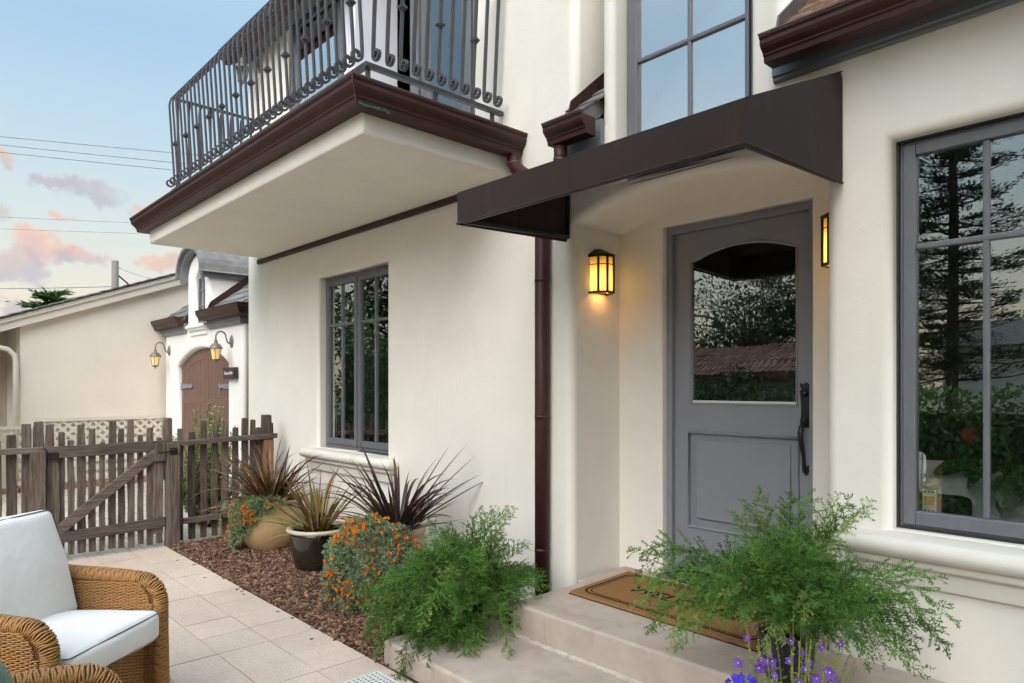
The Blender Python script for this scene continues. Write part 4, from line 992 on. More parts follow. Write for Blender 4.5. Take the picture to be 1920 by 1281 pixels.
for (xa, xb) in ((-11.55, -10.405), (-9.555, -8.24)):
    e = MB(); hipx = xb if xa > -10 else None
    top_x = xb-1.9 if hipx else xb
    y0_, z0_ = GY-.05, 2.44; y1_, z1_ = GY+2.0, 2.44+2.05*math.tan(GP)
    e.add([Vector(p) for p in ((xa, y0_, z0_), (xb, y0_, z0_), (max(xa+.1, top_x), y1_, z1_), (xa, y1_, z1_), (xa, y0_, z0_-.03), (xb, y0_, z0_-.03), (max(xa+.1, top_x), y1_, z1_-.03), (xa, y1_, z1_-.03))], [(0,1,2,3),(7,6,5,4),(0,4,5,1),(1,5,6,2),(2,6,7,3),(3,7,4,0)])
    if hipx: e.add([Vector(p) for p in ((xb, y0_, z0_), (xb, y0_+4.0, z0_), (top_x, y1_, z1_), (xb-.03, y0_, z0_-.03), (xb-.03, y0_+4, z0_-.03), (top_x, y1_, z1_-.03))], [(0,1,2),(5,4,3),(0,3,4,1),(1,4,5,2),(2,5,3,0)])
    rfo = obj('roof', e, 'slate', ga)
    smh = MB().box(-.145, .145, 0, .30, 0, .014).mesh('shingle'); smh.materials.append(MATS['slate'])
    for j in range(6):
        yy = y0_+.2*j*math.cos(GP); zz_ = z0_+.2*j*math.sin(GP)+.012; lim = xb - (yy-y0_)*1.9/2.05 if hipx else xb
        x = xa+.15-(.15 if j % 2 else 0)
        while x < lim-.05:
            inst('shingle', smh, rfo, (max(x, xa+.145), yy, zz_), (GP-.05, random.uniform(-.015, .015), random.uniform(-.01, .01))); x += .30
    pth = [(xa, y0_), (xb, y0_)] + ([(xb, y0_+2.2)] if hipx else [])
    obj('gutter', MB().sweep(pth, kgutter(2.455, .95)), 'bronze', ga, bevel=.003)
    fx = xb-.16 if hipx else xb
    obj('fascia', MB().sweep([(xa+.06, GY-.004), (fx, GY-.004)] + ([(fx, GY+2)] if hipx else []), [(-.05, 2.225), (.03, 2.225), (.03, 2.27), (.045, 2.28), (.045, 2.36), (-.05, 2.36)]), 'fascia_grey', ga)
obj('flashing', MB().prism([(GY-.04, 2.47), (GY+1.9, 2.47+2.05*math.tan(GP)), (GY+1.9, 2.60+2.05*math.tan(GP)), (GY+.02, 2.60)], lambda a, b, c: Vector((c, a, b)), -9.545, -9.505), 'bronze', ga)
sg = thing('name_plaque', 'small brown sign with white lettering beside the arched garage door', 'sign', (-8.68, GY-.02, 1.55))
obj('plaque', MB().box(-8.86, -8.50, GY-.06, GY-.002, 1.545, 1.69), 'sign_brown', sg, bevel=.004)
tcu = bpy.data.curves.new('sign_text', 'FONT'); tcu.body = 'Chateau du Mer'; tcu.size = .058; tcu.extrude = .001; tcu.align_x = 'CENTER'; tcu.align_y = 'CENTER'
to = bpy.data.objects.new('tmp_text2', tcu); COL.objects.link(to); bpy.context.view_layer.update()
tme = bpy.data.meshes.new_from_object(to.evaluated_get(bpy.context.evaluated_depsgraph_get())); bpy.data.objects.remove(to)
tme.materials.clear(); tme.materials.append(MATS['white_paint'])
lt = bpy.data.objects.new('lettering', tme); COL.objects.link(lt); lt.parent = sg; lt.matrix_parent_inverse = sg.matrix_basis.inverted(); lt.location = (-8.68, GY-.0615, 1.618); lt.rotation_euler = (R(90), 0, 0); lt.scale = (.72, 1, 1)

# ================================================================== BEIGE HOUSE beyond
BX = -11.55
be = thing('beige_house', 'low beige stucco house with sloping gable roof beyond the fence', 'house', (BX, 2, 0))
def YZ(a, b, c): return Vector((c, a, b))
sl = (3.19-2.28)/(3.64-1.24)
def rk(y): return 2.20+(y-1.24)*sl      # underside of the rake board
obj('wall', MB().prism([(1.47, .0), (6.2, .0), (6.2, rk(6.2)), (1.47, rk(1.47))], YZ, BX-.15, BX), 'stucco_beige', be)
obj('porch_wall', MB().prism([(.62, 0), (1.47, 0), (1.47, 2.4), (.62, 2.1)], YZ, BX-1.2, BX-1.1), 'stucco_beige', be)
obj('porch_side', MB().box(BX-1.1, BX-.15, 1.45, 1.5, 0, 2.4), 'stucco_beige', be)
obj('rake_board', MB().prism([(.55, rk(.55)-.01), (6.2, rk(6.2)-.01), (6.2, rk(6.2)+.15), (.55, rk(.55)+.15)], YZ, BX+.06, BX+.10), 'cream_trim', be)
obj('rake_trim', MB().prism([(.55, rk(.55)+.10), (6.2, rk(6.2)+.10), (6.2, rk(6.2)+.16), (.55, rk(.55)+.16)], YZ, BX+.10, BX+.125), 'cream_trim', be)
rfb = obj('roof', MB().prism([(.55, rk(.55)+.152), (6.2, rk(6.2)+.152), (6.2, rk(6.2)+.185), (.55, rk(.55)+.185)], YZ, BX-8, BX+.10), 'slate', be)
obj('soffit', MB().prism([(.55, rk(.55)), (6.2, rk(6.2)), (6.2, rk(6.2)+.02), (.55, rk(.55)+.02)], YZ, BX-1.2, BX+.06), 'stucco_beige', be)
shm = MB().box(-.25, .16, 0, .17, 0, .016).mesh('shingle'); shm.materials.append(MATS['slate'])
y = .56
while y < 6: inst('shingle', shm, rfb, (BX+.0, y, rk(y)+.186), (math.atan(sl)-.07, 0, 0)); y += .155
obj('porch_door', MB().box(BX-1.1, BX-1.06, .75, 1.32, 0, 2.0), 'frame_dark', be); obj('door_casing', MB().ring(0, .62, 0, 2.06, .07, 0, .05), 'cream_trim', be).matrix_basis = Matrix.Translation((0, 0, 0))
ob = [o for o in be.children if o.name.startswith('door_casing')][0]
ob.location = (BX-1.05, .72, 0); ob.rotation_euler = (0, 0, R(90))
obj('downspout', MB().tube([(BX+.02, .7, 2.02), (BX+.02, 1.2, 1.99), (BX+.02, 1.33, 1.96), (BX+.02, 1.405, 1.88), (BX+.02, 1.42, 1.78), (BX+.02, 1.42, .05)], .035, 10), 'cream_trim', be, smooth=True)
lat = thing('lattice_screen', 'cream wooden lattice screen along the beige house wall', 'lattice', (BX+.06, 2.4, 0))
def lattice(y0, y1, z0, z1, x):
    obj('frame_board', MB().box(x-.005, x+.035, y0-.07, y1+.07, z1, z1+.045), 'cream_trim', lat); obj('frame_board', MB().box(x, x+.03, y0-.07, y0, z0, z1), 'cream_trim', lat)
    obj('frame_board', MB().box(x, x+.03, y1, y1+.07, z0, z1), 'cream_trim', lat); obj('frame_board', MB().box(x, x+.03, y0, y1, z0, z0+.06), 'cream_trim', lat)
    W_, H_ = y1-y0, z1-z0; p = .125
    for s_ in (1, -1):
        c = -H_ if s_ == 1 else 0
        while c < (W_ if s_ == 1 else W_+H_):
            pts = []
            for tt in range(0, 41):
                zz_ = H_*tt/40; yy = c+zz_ if s_ == 1 else c-zz_
                if 0 <= yy <= W_: pts.append((yy, zz_))
            if len(pts) > 2:
                a, b = pts[0], pts[-1]; dx = .008 if s_ == 1 else .016
                A = Vector((x+dx, y0+a[0], z0+a[1])); B = Vector((x+dx, y0+b[0], z0+b[1]))
                obj('slat', MB().tube([A, B], 1, sec=[(-.02, -.003), (.02, -.003), (.02, .003), (-.02, .003)], up=(0, -s_, 1)), 'cream_trim', lat)
            c += p
lattice(1.72, 3.28, .08, .955, BX+.02); lattice(.62, 1.60, .08, .86, BX+.02)
for k in range(14): obj('brick', MB().box(BX+.08, BX+.17, .4+k*.21, .4+k*.21+.2, -.001, .07), 'brick', lat, bevel=.006)

# ================================================================== UTILITY POLE AND WIRES
up_ = thing('utility_pole', 'weathered wooden utility pole top above the beige roof', 'pole', (-30, 7.0, 0))
pxy = (-30.0, 6.85)
obj('pole', MB().tube([(*pxy, 0), (*pxy, 6.35)], [.16, .125], 12), 'pole_wood', up_, smooth=True)
obj('insulator_bracket', MB().tube([(pxy[0], pxy[1]+.1, 5.8), (pxy[0], pxy[1]+.45, 5.5), (pxy[0], pxy[1]+.8, 5.05)], .03, 6), 'black_iron', up_)
def wire(a, b, label, sag=.1, r=.014):
    """a/b: points in the world"""
    A, B = Vector(a), Vector(b); pts = [A.lerp(B, k/24)-Vector((0, 0, sag*4*(k/24)*(1-k/24))) for k in range(25)]
    tag(obj('power_line', MB().tube(pts, r, 5), 'wire', smooth=True), label, 'wire', 'overhead wires')
def wp(x, y, dep):
    u = (x-960)/1280; v = (725-y)/1280; return (dep*(F_[0]+u*R_[0]), dep*(F_[1]+u*R_[1]), 1.45+dep*v)
for (ya, yb, dl, lab) in [(230, 312, 27, 'topmost overhead wire crossing the sky left of the balcony'), (243, 333, 27, 'second overhead wire from the top left of the balcony'), (257, 347, 27, 'third overhead wire from the top left of the balcony'),
                          (394, 432, 32, 'faint overhead wire just above the pink cloud bank'), (419, 448, 32, 'faint overhead wire crossing the orange cloud')]:
    wire(wp(-260, ya, dl), wp(620, yb, dl*1.02), lab, .05, .014 if dl < 30 else .009)
wire(wp(-260, 541, 25), (pxy[0], pxy[1], 5.35), 'lowest overhead wire running to the utility pole', .05, .016)
wire((pxy[0], pxy[1]+.1, 6.1), (-22, 9.4, 5.4), 'slack wire from the utility pole towards the garage roof', .55, .012)
wire((-22, 9.4, 5.3), wp(345, 440, 24), 'thin steep wire rising right of the utility pole', .1, .010)
# ================================================================== PLANTS
def mesh_mat(mb, name, *mats):
    me = mb.mesh(name, recalc=False)
    for m in mats: me.materials.append(MATS[m])
    return me
def leaf_quad(mb, p, d, n, L, w, a=None):
    """pointed leaf: two triangles either side of the midrib"""
    d = d.normalized(); s = d.cross(n)
    if s.length < 1e-5: s = d.orthogonal()
    s.normalize(); mid = p+d*L*.45
    mb.add([p, mid+s*w/2, p+d*L, mid-s*w/2], [(0, 1, 2, 3)], a)
def rv(): 
    while True:
        v = Vector((random.uniform(-1, 1), random.uniform(-1, 1), random.uniform(-1, 1)))
        if .05 < v.length < 1: return v.normalized()

def frond_mesh(L, th0, droop, seed, mat='fern', dens=1.0, bl=.10):
    """one asparagus-fern frond in the XZ plane, rising from the origin and arching to +x"""
    rn = random.Random(seed); st = random.getstate(); random.seed(seed)
    mb = MB(); sm = MB(); N = 22; pts = []; p = Vector((0, 0, 0)); tans = []
    yw = rn.uniform(-.25, .25)
    for k in range(N+1):
        f = k/N; th = th0+droop*f**1.4
        d = Vector((math.sin(th), yw*f*.6, math.cos(th))).normalized(); pts.append(p.copy()); tans.append(d); p = p+d*L/N
    mb.tube(pts, [.0022*(1-.75*k/N) for k in range(N+1)], 4, cap=False); nstem = len(mb.f)
    t_ = .10
    while t_ < 1:
        k = min(N-1, int(t_*N)); P = pts[k].lerp(pts[k+1], t_*N-k); T = tans[k]
        blen = bl*(.35+.65*math.sin(math.pi*min(1, .12+t_*.9)))*rn.uniform(.65, 1.2)
        if t_ > .93: blen *= .6
        az = rn.uniform(0, 6.283); side_ = T.orthogonal().normalized(); side_ = Matrix.Rotation(az, 3, T) @ side_
        side_.z *= .7; bd = (T*.75+side_*1.0+Vector((0, 0, -.10))).normalized()
        q = P.copy(); n_w = max(3, int(blen/.0085)); av = rn.random()
        for j in range(n_w):
            q = q+bd*blen/n_w; bd = (bd+Vector((0, 0, -.03))+rv()*.05).normalized()
            for m_ in range(3):
                nd_ = (bd*.75+rv()*.85).normalized(); leaf_quad(mb, q, nd_, rv(), rn.uniform(.012, .019)*(1-.3*j/n_w), .0042, av*.7+rn.random()*.3)
        mb.tube([P, q], .0009, 3, cap=False)
        t_ += .017/L*.62/dens*rn.uniform(.7, 1.3)
    random.setstate(st)
    return mesh_mat(mb, 'frond', mat)
FV = [frond_mesh(.62, .18, .9, 1), frond_mesh(.62, .30, 1.5, 2), frond_mesh(.56, .45, 1.6, 3), frond_mesh(.66, .35, 2.1, 4), frond_mesh(.58, .10, .5, 5), frond_mesh(.54, .6, 1.2, 6), frond_mesh(.62, .5, 2.0, 7), frond_mesh(.5, .25, .7, 8)]
FP = [frond_mesh(.60, .15, .6, 21, 'fern_pale', .75, .08), frond_mesh(.60, .4, 1.9, 22, 'fern_pale', .7, .075), frond_mesh(.55, .5, 2.3, 23, 'fern_pale', .8, .08)]
FD = [frond_mesh(.55, .3, 1.6, 31, 'fern_dead', .5, .07), frond_mesh(.5, .5, 2.2, 32, 'fern_dead', .45, .06), frond_mesh(.5, .2, .8, 33, 'fern_dead', .4, .06)]
def fern(root, base, n, spread, wall_y, seed, long_az=(), upright=.4, sc=(.55, 1.0)):
    rn = random.Random(seed)
    for k in range(n):
        az = rn.uniform(0, 2*math.pi); pal = rn.random() < .13
        up_l = rn.random() < upright
        mset = (FP if pal else FV)
        if rn.random() < .035: mset = FD; pal = True
        idx = rn.choice([0, 4, 7] if up_l else [1, 2, 3, 5, 6]) if not pal else rn.randrange(3)
        s_ = rn.uniform(*sc)
        reach = s_*(.28 if up_l else .47)
        if base[1]+math.sin(az)*reach > wall_y-.03: s_ *= max(.35, (wall_y-.03-base[1])/max(.01, math.sin(az)*reach))
        off = Vector((math.cos(az), math.sin(az), 0))*spread*rn.random()
        inst('frond', mset[idx], root, (base[0]+off.x, base[1]+off.y, base[2]), (rn.gauss(0, .10), rn.gauss(0, .10), az), s_)
    for (azd, s_, kind, tilt) in long_az:
        az = R(azd); inst('frond', (FV+FP)[kind], root, base, (0, tilt, az), s_)

# potted fern at the right of the mat
PX, PY, PZ = -1.235, 2.65, .286
f1 = thing('potted_fern', 'feathery asparagus fern in small dark pot on the upper step', 'fern', (PX, PY, PZ), group='asparagus ferns')
pp = [(0, 0), (.075, 0), (.080, .01), (.092, .09), (.104, .172), (.108, .178), (.116, .180), (.118, .198), (.112, .204), (.104, .200), (.100, .185), (.0, .180)]
pot = obj('pot', MB().lathe(pp, 32, c=(PX, PY, PZ)), 'pot_dark', f1, smooth=True)
for k in range(9):
    a0 = 2*math.pi*k/9; pts = []
    for j in range(9):
        f = j/8; zz_ = .03+.13*f; rr = .0835+.019*(zz_-.01)/.16+.0028; a = a0+.10*math.sin(f*math.pi)+.05; pts.append((PX+rr*math.cos(a), PY+rr*math.sin(a), PZ+zz_))
    obj('pot_ornament', MB().tube(pts, .0022, 5), 'pot_dark', pot, smooth=True)
obj('soil', MB().lathe([(0, .186), (.10, .184)], 20, c=(PX, PY, PZ)), 'soil', f1)
fern(f1, (PX, PY, PZ+.185), 235, .06, 3.08, 5, upright=.62, sc=(.42, .80),
     long_az=[(205, 1.15, 3, .12), (212, 1.1, 6, .2), (218, 1.2, 9, .3), (225, 1.1, 10, .3), (232, 1.0, 3, .35), (210, 1.2, 1, .25), (222, 1.05, 6, .35), (238, .9, 6, .4), (200, 1.05, 10, .35), (228, 1.15, 1, .35),
              (15, 1.05, 1, .2), (5, 1.1, 3, .1), (350, 1.0, 6, .1), (340, .95, 3, .25), (355, .9, 5, .35), (330, .9, 6, .2), (10, .95, 9, .1), (345, 1.0, 2, .25), (8, 1.05, 6, .2), (358, 1.05, 3, .2), (352, 1.0, 5, .5), (348, 1.0, 1, .3),
              (160, .95, 0, .0), (166, .9, 0, .1), (150, 1.0, 4, .05), (170, .9, 7, .15), (156, 1.0, 8, .0), (60, 1.0, 8, 0), (45, .95, 8, .05), (80, .9, 8, -.1), (30, 1.05, 8, .12), (70, 1.0, 4, -.05), (100, .95, 4, -.2), (120, .95, 0, -.2), (40, 1.0, 0, 0), (25, 1.05, 4, .1)])
# fern at the corner of the steps
f2 = thing('garden_fern', 'large asparagus fern spilling over the left end of the steps', 'fern', (-2.945, 2.42, .118), group='asparagus ferns')
obj('root_ball', rbox(.075, .075, .06, .05, 6, M=Matrix.Translation((-2.95, 2.42, .178))), 'soil', f2, smooth=True)
fern(f2, (-2.945, 2.40, .205), 250, .13, 3.06, 9, upright=.40, sc=(.5, .82),
     long_az=[(250, 1.05, 3, .25), (262, 1.1, 6, .3), (272, 1.0, 9, .3), (240, 1.1, 1, .45), (228, 1.1, 6, .3), (285, .95, 6, .3), (255, 1.1, 5, .5), (215, 1.0, 3, .3), (265, 1.05, 3, .4), (235, 1.05, 9, .35), (298, 1.0, 3, .25), (305, .95, 6, .3), (292, 1.05, 9, .3), (312, .9, 6, .35), (286, 1.05, 5, .5),
              (60, .95, 8, .0), (40, 1.0, 8, .05), (70, 1.05, 8, .1), (85, 1.0, 4, -.1), (75, 1.05, 0, -.1), (50, .95, 4, .0), (95, 1.0, 0, -.2), (200, .95, 0, 0), (180, .85, 4, 0), (205, 1.05, 3, .4), (220, 1.05, 2, .4), (210, 1.0, 5, .4), (120, .9, 4, 0), (100, .95, 8, 0), (30, .8, 1, .1)]
     + [(185+k*3.6, .62+.5*((k*37) % 17)/17, (3, 6, 1, 2, 9, 3, 6)[k % 7], .55+.65*((k*23) % 11)/11) for k in range(46)])
# ---- flax (phormium): one object per leaf
def blade(L, w, bend, tw, seed, mats):
    rn = random.Random(seed); mb = MB(); N = 10; p = Vector((0, 0, 0)); th = 0; vs = []
    for k in range(N+1):
        f = k/N; th = bend*f**1.8; d = Vector((math.sin(th), 0, math.cos(th)))
        ww = w*(.55+.45*min(1, f*4))*(1-f**3.2)+.0004
        nrm = Vector((math.cos(th), 0, -math.sin(th))); s_ = Matrix.Rotation(tw*f, 3, d) @ Vector((0, 1, 0))
        fold = nrm*ww*.32
        vs += [p-s_*ww/2-fold*0+nrm*ww*.25, p, p+s_*ww/2+nrm*ww*.25]
        p = p+d*L/N
    fs = []
    for k in range(N):
        a = 3*k; fs += [(a, a+1, a+4, a+3), (a+1, a+2, a+5, a+4)]
    mb.add(vs, fs); me = mb.mesh('leaf', smooth=True, recalc=False); me.materials.append(MATS[mats]); return me
def blades(mat, seed, wd): return [blade(1, wd*q, b, t_, seed+i, mat) for i, (q, b, t_) in enumerate([(1, .35, .3), (.9, .9, -.4), (.8, 1.5, .5), (1, .15, 0), (.7, 1.1, .8), (.85, .6, -.6)])]
def flax(root, base, n, L, lean, sets, seed, r=.05, wall=3.07, az_bias=None):
    rn = random.Random(seed)
    for k in range(n):
        az = rn.uniform(0, 2*math.pi); ln = abs(rn.gauss(lean[0], lean[1])); LL = rn.uniform(*L)
        if ln > .9: LL *= .85
        mset = rn.choices([s_[0] for s_ in sets], [s_[1] for s_ in sets])[0]
        if base[1]+math.sin(az)*LL*math.sin(min(1.5, ln+.35)) > wall: az = -az; 
        off = Vector((math.cos(az), math.sin(az), 0))*r*rn.random()
        M = Matrix.Rotation(az, 4, 'Z') @ Matrix.Rotation(ln, 4, 'Y')
        inst('leaf', rn.choice(mset), root, (base[0]+off.x, base[1]+off.y, base[2]), M.to_euler(), LL)
BR, DK, YL = blades('flax_bronze', 3, .046), blades('flax_dark', 30, .052), blades('flax_yellow', 60, .064)
STR, PNK = blades('flax_straw', 80, .028), blades('flax_pink', 90, .03)

# ---- lotus: grey-green tufts and orange claw flowers
def tuft(mb, p, n, r, k=16):
    for j in range(k):
        d = (n*.75+rv()*.9).normalized(); q = p+d*r*random.uniform(.05, .5); leaf_quad(mb, q, (d+rv()*.5), rv(), random.uniform(.014, .026), .0085)
def blossom_mesh(seed):
    random.seed(seed); mb = MB()
    for k in range(5):
        c = Vector((random.uniform(-.014, .014), random.uniform(-.014, .014), random.uniform(0, .01))); d = (Vector((0, 0, .8))+rv()*.8).normalized(); av = random.random()
        for j in range(3):
            e = (d+rv()*.55).normalized(); leaf_quad(mb, c, e, rv(), random.uniform(.018, .028), .0085, min(1, av*.6+random.random()*.5))
    return mesh_mat(mb, 'blossom', 'lotus_flower')
BL = [blossom_mesh(s_) for s_ in (41, 42, 43, 44)]; random.seed(77)
def lotus(root, samples, nflow, r=.035, k=16):
    mb = MB()
    for (p, n) in samples: tuft(mb, p, n, r, k)
    o = obj('foliage', mb, 'lotus_leaf', root, recalc=False); o['kind'] = 'stuff'
    face = [q for q in samples if q[1].dot((Vector((0, 0, 1.45))-q[0]).normalized()) > .05]; samples = face or samples
    cl = random.sample(samples, max(3, nflow//3)); cnt = 0
    while cnt < nflow:
        c0 = random.choice(cl)[0]; near = sorted(random.sample(samples, min(len(samples), 90)), key=lambda s_: (s_[0]-c0).length)[:3]
        p, n = random.choice(near); q = n.to_track_quat('Z', 'Y').to_euler()
        inst('blossom', random.choice(BL), root, p+n*.022+rv()*.028, q, random.uniform(.7, 1.05)); cnt += 1

def bowl(root, c, prof, mat, name='pot', rim=None):
    o = obj(name, MB().lathe(prof, 40, c=c), mat, root, smooth=True); return o
# tan glazed pot by the fence
c1 = (-5.88, 2.57, .0)
t1 = thing('planter', 'big tan glazed pot with bronze flax and orange lotus by the fence', 'planter', c1, group='glazed planters')
b1 = bowl(t1, c1, [(0, 0), (.15, 0), (.165, .01), (.235, .10), (.275, .20), (.28, .27), (.268, .35), (.25, .41), (.248, .43), (.262, .437), (.266, .455), (.256, .462), (.236, .458), (.226, .42), (0, .41)], 'glaze_tan')
for a in (200, 215, 230): pass
lug = MB()
for k, a in enumerate((222, 229, 236)):
    q = [(c1[0]+(r_)*math.cos(R(a)), c1[1]+(r_)*math.sin(R(a)), z_) for r_, z_ in ((.268, .36), (.292, .345), (.302, .30), (.292, .262), (.272, .25))]; obj('handle_lug', MB().tube(q, .013, 8), 'glaze_tan', b1, smooth=True)
obj('soil', MB().lathe([(0, .432), (.228, .428)], 24, c=c1), 'soil', t1)
flax(t1, (c1[0], c1[1], .42), 165, (.34, .64), (.76, .42), [(BR, 6), (DK, 2), (STR, .5)], 14, .10)
inst('leaf', STR[2], t1, (c1[0]-.02, c1[1]-.1, .44), (Matrix.Rotation(R(262), 4, 'Z') @ Matrix.Rotation(1.0, 4, 'Y')).to_euler(), .62)
sm_ = []
for k in range(900):   # trails over the near-left side of the rim and down
    a = R(random.gauss(268, 36)); f = random.random()**.8; hang = f*(.34 if random.random() < .7 else .46)*math.exp(-((math.degrees(a)-255)/58)**2)
    rr = .19+.10*min(1, f*3) + (.02+.03*math.sin(f*3.14)); z = .50-hang-.03*f
    if f > .3: rr = .285+random.uniform(0, .05)
    sm_.append((Vector((c1[0]+rr*math.cos(a), c1[1]+rr*math.sin(a), max(.03, z))), Vector((math.cos(a)*.8, math.sin(a)*.8, .35)).normalized()))
lotus(t1, sm_, 95, .034, 16)
# black pot with cream rim
c2 = (-4.945, 2.545, .0)
t2 = thing('planter', 'black glazed pot with cream rim and yellow-green flax', 'planter', c2, group='glazed planters')
bowl(t2, c2, [(0.0, 0.0), (0.1475, 0.0), (0.1652, 0.0132), (0.1982, 0.11), (0.2148, 0.22), (0.2218, 0.297), (0.2266, 0.3245), (0.2195, 0.33), (0.1982, 0.33), (0.1947, 0.264), (0.0, 0.2585)], 'glaze_black')
obj('rim', MB().lathe([(0.2006, 0.33), (0.2266, 0.3234), (0.2431, 0.33), (0.2478, 0.3432), (0.2407, 0.3542), (0.2195, 0.3564), (0.203, 0.3498), (0.2006, 0.33)], 40, c=c2), 'glaze_cream', t2, smooth=True)
obj('soil', MB().lathe([(0.0, 0.2992), (0.1982, 0.2948)], 24, c=c2), 'soil', t2)
flax(t2, (c2[0], c2[1], .28), 50, (.38, .66), (.5, .33), [(YL, 3), (BR, 3)], 23, .05)
for (azd, ln, LL, st_) in [(238, .95, .52, YL[1]), (225, 1.15, .5, YL[5]), (262, .8, .46, YL[0]), (20, .55, .6, YL[0]), (55, .35, .5, YL[3]), (205, .6, .55, YL[3]), (250, 1.3, .42, STR[1])]:
    inst('leaf', st_, t2, (c2[0], c2[1], .27), (Matrix.Rotation(R(azd), 4, 'Z') @ Matrix.Rotation(ln, 4, 'Y')).to_euler(), LL)
inst('leaf', PNK[3], t2, (c2[0]-.05, c2[1]+.02, .27), (0, .05, 0), .56)
# hidden tan pot under the lotus mound
c3 = (-4.03, 2.62, .0)
t3 = thing('planter', 'tan pot smothered in orange lotus with dark upright flax behind', 'planter', c3, group='glazed planters')
bowl(t3, c3, [(0, 0), (.15, 0), (.165, .01), (.225, .10), (.255, .20), (.255, .30), (.235, .38), (.222, .43), (.234, .44), (.238, .46), (.226, .466), (.205, .45), (0, .42)], 'glaze_tan')
obj('soil', MB().lathe([(0, .436), (.206, .432)], 24, c=c3), 'soil', t3)
flax(t3, (c3[0]+.02, c3[1]+.04, .43), 95, (.34, .66), (.70, .36), [(DK, 8), (BR, 1), (YL, .25)], 37, .07)
for (azd, ln, LL, st_) in [(44, .75, .78, DK[3]), (38, .85, .72, DK[0]), (60, .5, .70, DK[3]), (200, .45, .74, DK[3]), (190, .7, .7, DK[0]), (210, .85, .72, DK[3]), (340, .8, .6, DK[1]), (50, 1.0, .75, DK[3]), (40, .9, .62, DK[3]), (30, 1.05, .55, DK[3]), (48, .62, .78, DK[3]), (20, 1.2, .5, DK[5]), (205, .75, .62, DK[0]), (215, .95, .58, YL[0]), (35, 1.3, .5, YL[3])]:
    inst('leaf', st_, t3, (c3[0]+.03, c3[1]+.03, .44), (Matrix.Rotation(R(azd), 4, 'Z') @ Matrix.Rotation(ln, 4, 'Y')).to_euler(), LL)
sm_ = []; mc = Vector((c3[0]+.09, c3[1]-.21, .285))
for k in range(3600):
    d = rv()
    if d.y > .35 and d.z < .3: continue
    lump = 1+.09*math.sin(d.x*7+1)*math.sin(d.z*6)+.06*math.sin(d.y*11+d.x*5)
    p = mc+Vector((d.x*.335, d.y*.25, d.z*.275))*lump*(.86 if k % 3 == 0 else 1)
    p.y -= max(0, .30-p.z)*.10
    if p.z < .035: continue
    if p.z < .16 and random.random() < .25+.9*(.16-p.z)/.13: continue
    sm_.append((p, (d+Vector((0, 0, .25))).normalized()))
for k in range(120):   # runners down to the mulch
    a = random.uniform(3.5, 5.6); rr = random.uniform(.24, .36); sm_.append((Vector((mc.x+math.cos(a)*rr, mc.y+math.sin(a)*rr*.8, random.uniform(.03, .12))), Vector((math.cos(a), math.sin(a), .6)).normalized()))
lotus(t3, sm_, 290, .036, 14)
rnn = MB()
for k in range(16):
    a = random.uniform(3.6, 5.7); pts = [Vector((mc.x+math.cos(a)*rr, mc.y+math.sin(a)*rr*.8, z)) + rv()*.015 for rr, z in ((.10, .40), (.20, .34), (.27, .22), (.30, .10), (.33, .04))]; rnn.tube(pts, .003, 4, cap=False)
o = obj('stems', rnn, 'bark', t3, smooth=True); o['kind'] = 'stuff'

# ---- purple and blue flowers at the foot of the steps
def petal_flower(mat, r, seed):
    random.seed(seed); mb = MB()
    for k in range(5):
        a = R(72*k+90)+random.uniform(-.15, .15); w = r*(.95 if k in (2, 3) else .75); d = Vector((math.cos(a), math.sin(a), .25)); c = Vector((0, 0, 0)); s_ = Vector((-math.sin(a), math.cos(a), 0))
        mb.add([c, c+d*r*.55+s_*w*.5, c+d*r*1.0+s_*w*.32+Vector((0, 0, .1*r)), c+d*r*1.08, c+d*r*1.0-s_*w*.32+Vector((0, 0, .1*r)), c+d*r*.55-s_*w*.5], [(0, 1, 2, 3, 4, 5)])
    me = mb.mesh('blossom', recalc=False); me.materials.append(MATS[mat]); me.materials.append(MATS['flower_eye'])
    return me
PF = [petal_flower('purple_petal', .0165, s_) for s_ in (1, 2, 3)]; BF = [petal_flower('blue_petal', .015, s_) for s_ in (4, 5)]
eye = MB().lathe([(0, -.001), (.0026, .001), (.0018, .004), (0, .005)], 6).mesh('flower_eye'); eye.materials.append(MATS['flower_eye'])
random.seed(5)
def toward_cam(p, jit=.6):
    d = (Vector((0, 0, 1.45))-p).normalized()+rv()*jit; return d.normalized().to_track_quat('Z', 'Y').to_euler()
ag = (-1.07, 2.36, .12)
t4 = thing('potted_flowers', 'purple angelonia flower spikes in pot below the potted fern', 'flowers', ag, group='flowers at the foot of the steps')
obj('pot', MB().lathe([(0, 0), (.09, 0), (.095, .01), (.12, .13), (.128, .135), (.128, .15), (.118, .15), (.114, .135), (0, .13)], 28, c=ag), 'pot_dark', t4, smooth=True)
stm = MB()
for k in range(42):
    a = random.uniform(0, 6.28); r0_ = .12*math.sqrt(random.random()); top_h = random.uniform(.20, .40); lean = random.uniform(.02, .12)
    A = Vector((ag[0]+r0_*math.cos(a), ag[1]+r0_*math.sin(a), ag[2]+.12)); B = A+Vector((math.cos(a)*lean, math.sin(a)*lean, top_h)); Mid = A.lerp(B, .5)+rv()*.008
    stm.tube([A, Mid, B], [.0024, .002, .0012], 4, cap=False)
    for j in range(46):
        f = random.random(); q = A.lerp(Mid, f*2) if f < .5 else Mid.lerp(B, f*2-1); d = (rv()+Vector((0, 0, .5))).normalized(); big = f < .6
        leaf_quad(stm, q, d, rv(), random.uniform(.016, .030) if big else random.uniform(.007, .011), .006 if big else .006)
    for j in range(random.choice([0, 0, 1, 1, 2])):
        f = random.uniform(.55, .95); q = Mid.lerp(B, f*2-1)+rv()*.012; e = toward_cam(q); bo = inst('blossom', random.choice(PF), t4, q, e, random.uniform(.75, 1.1)); inst('flower_eye', eye, bo, local=True)
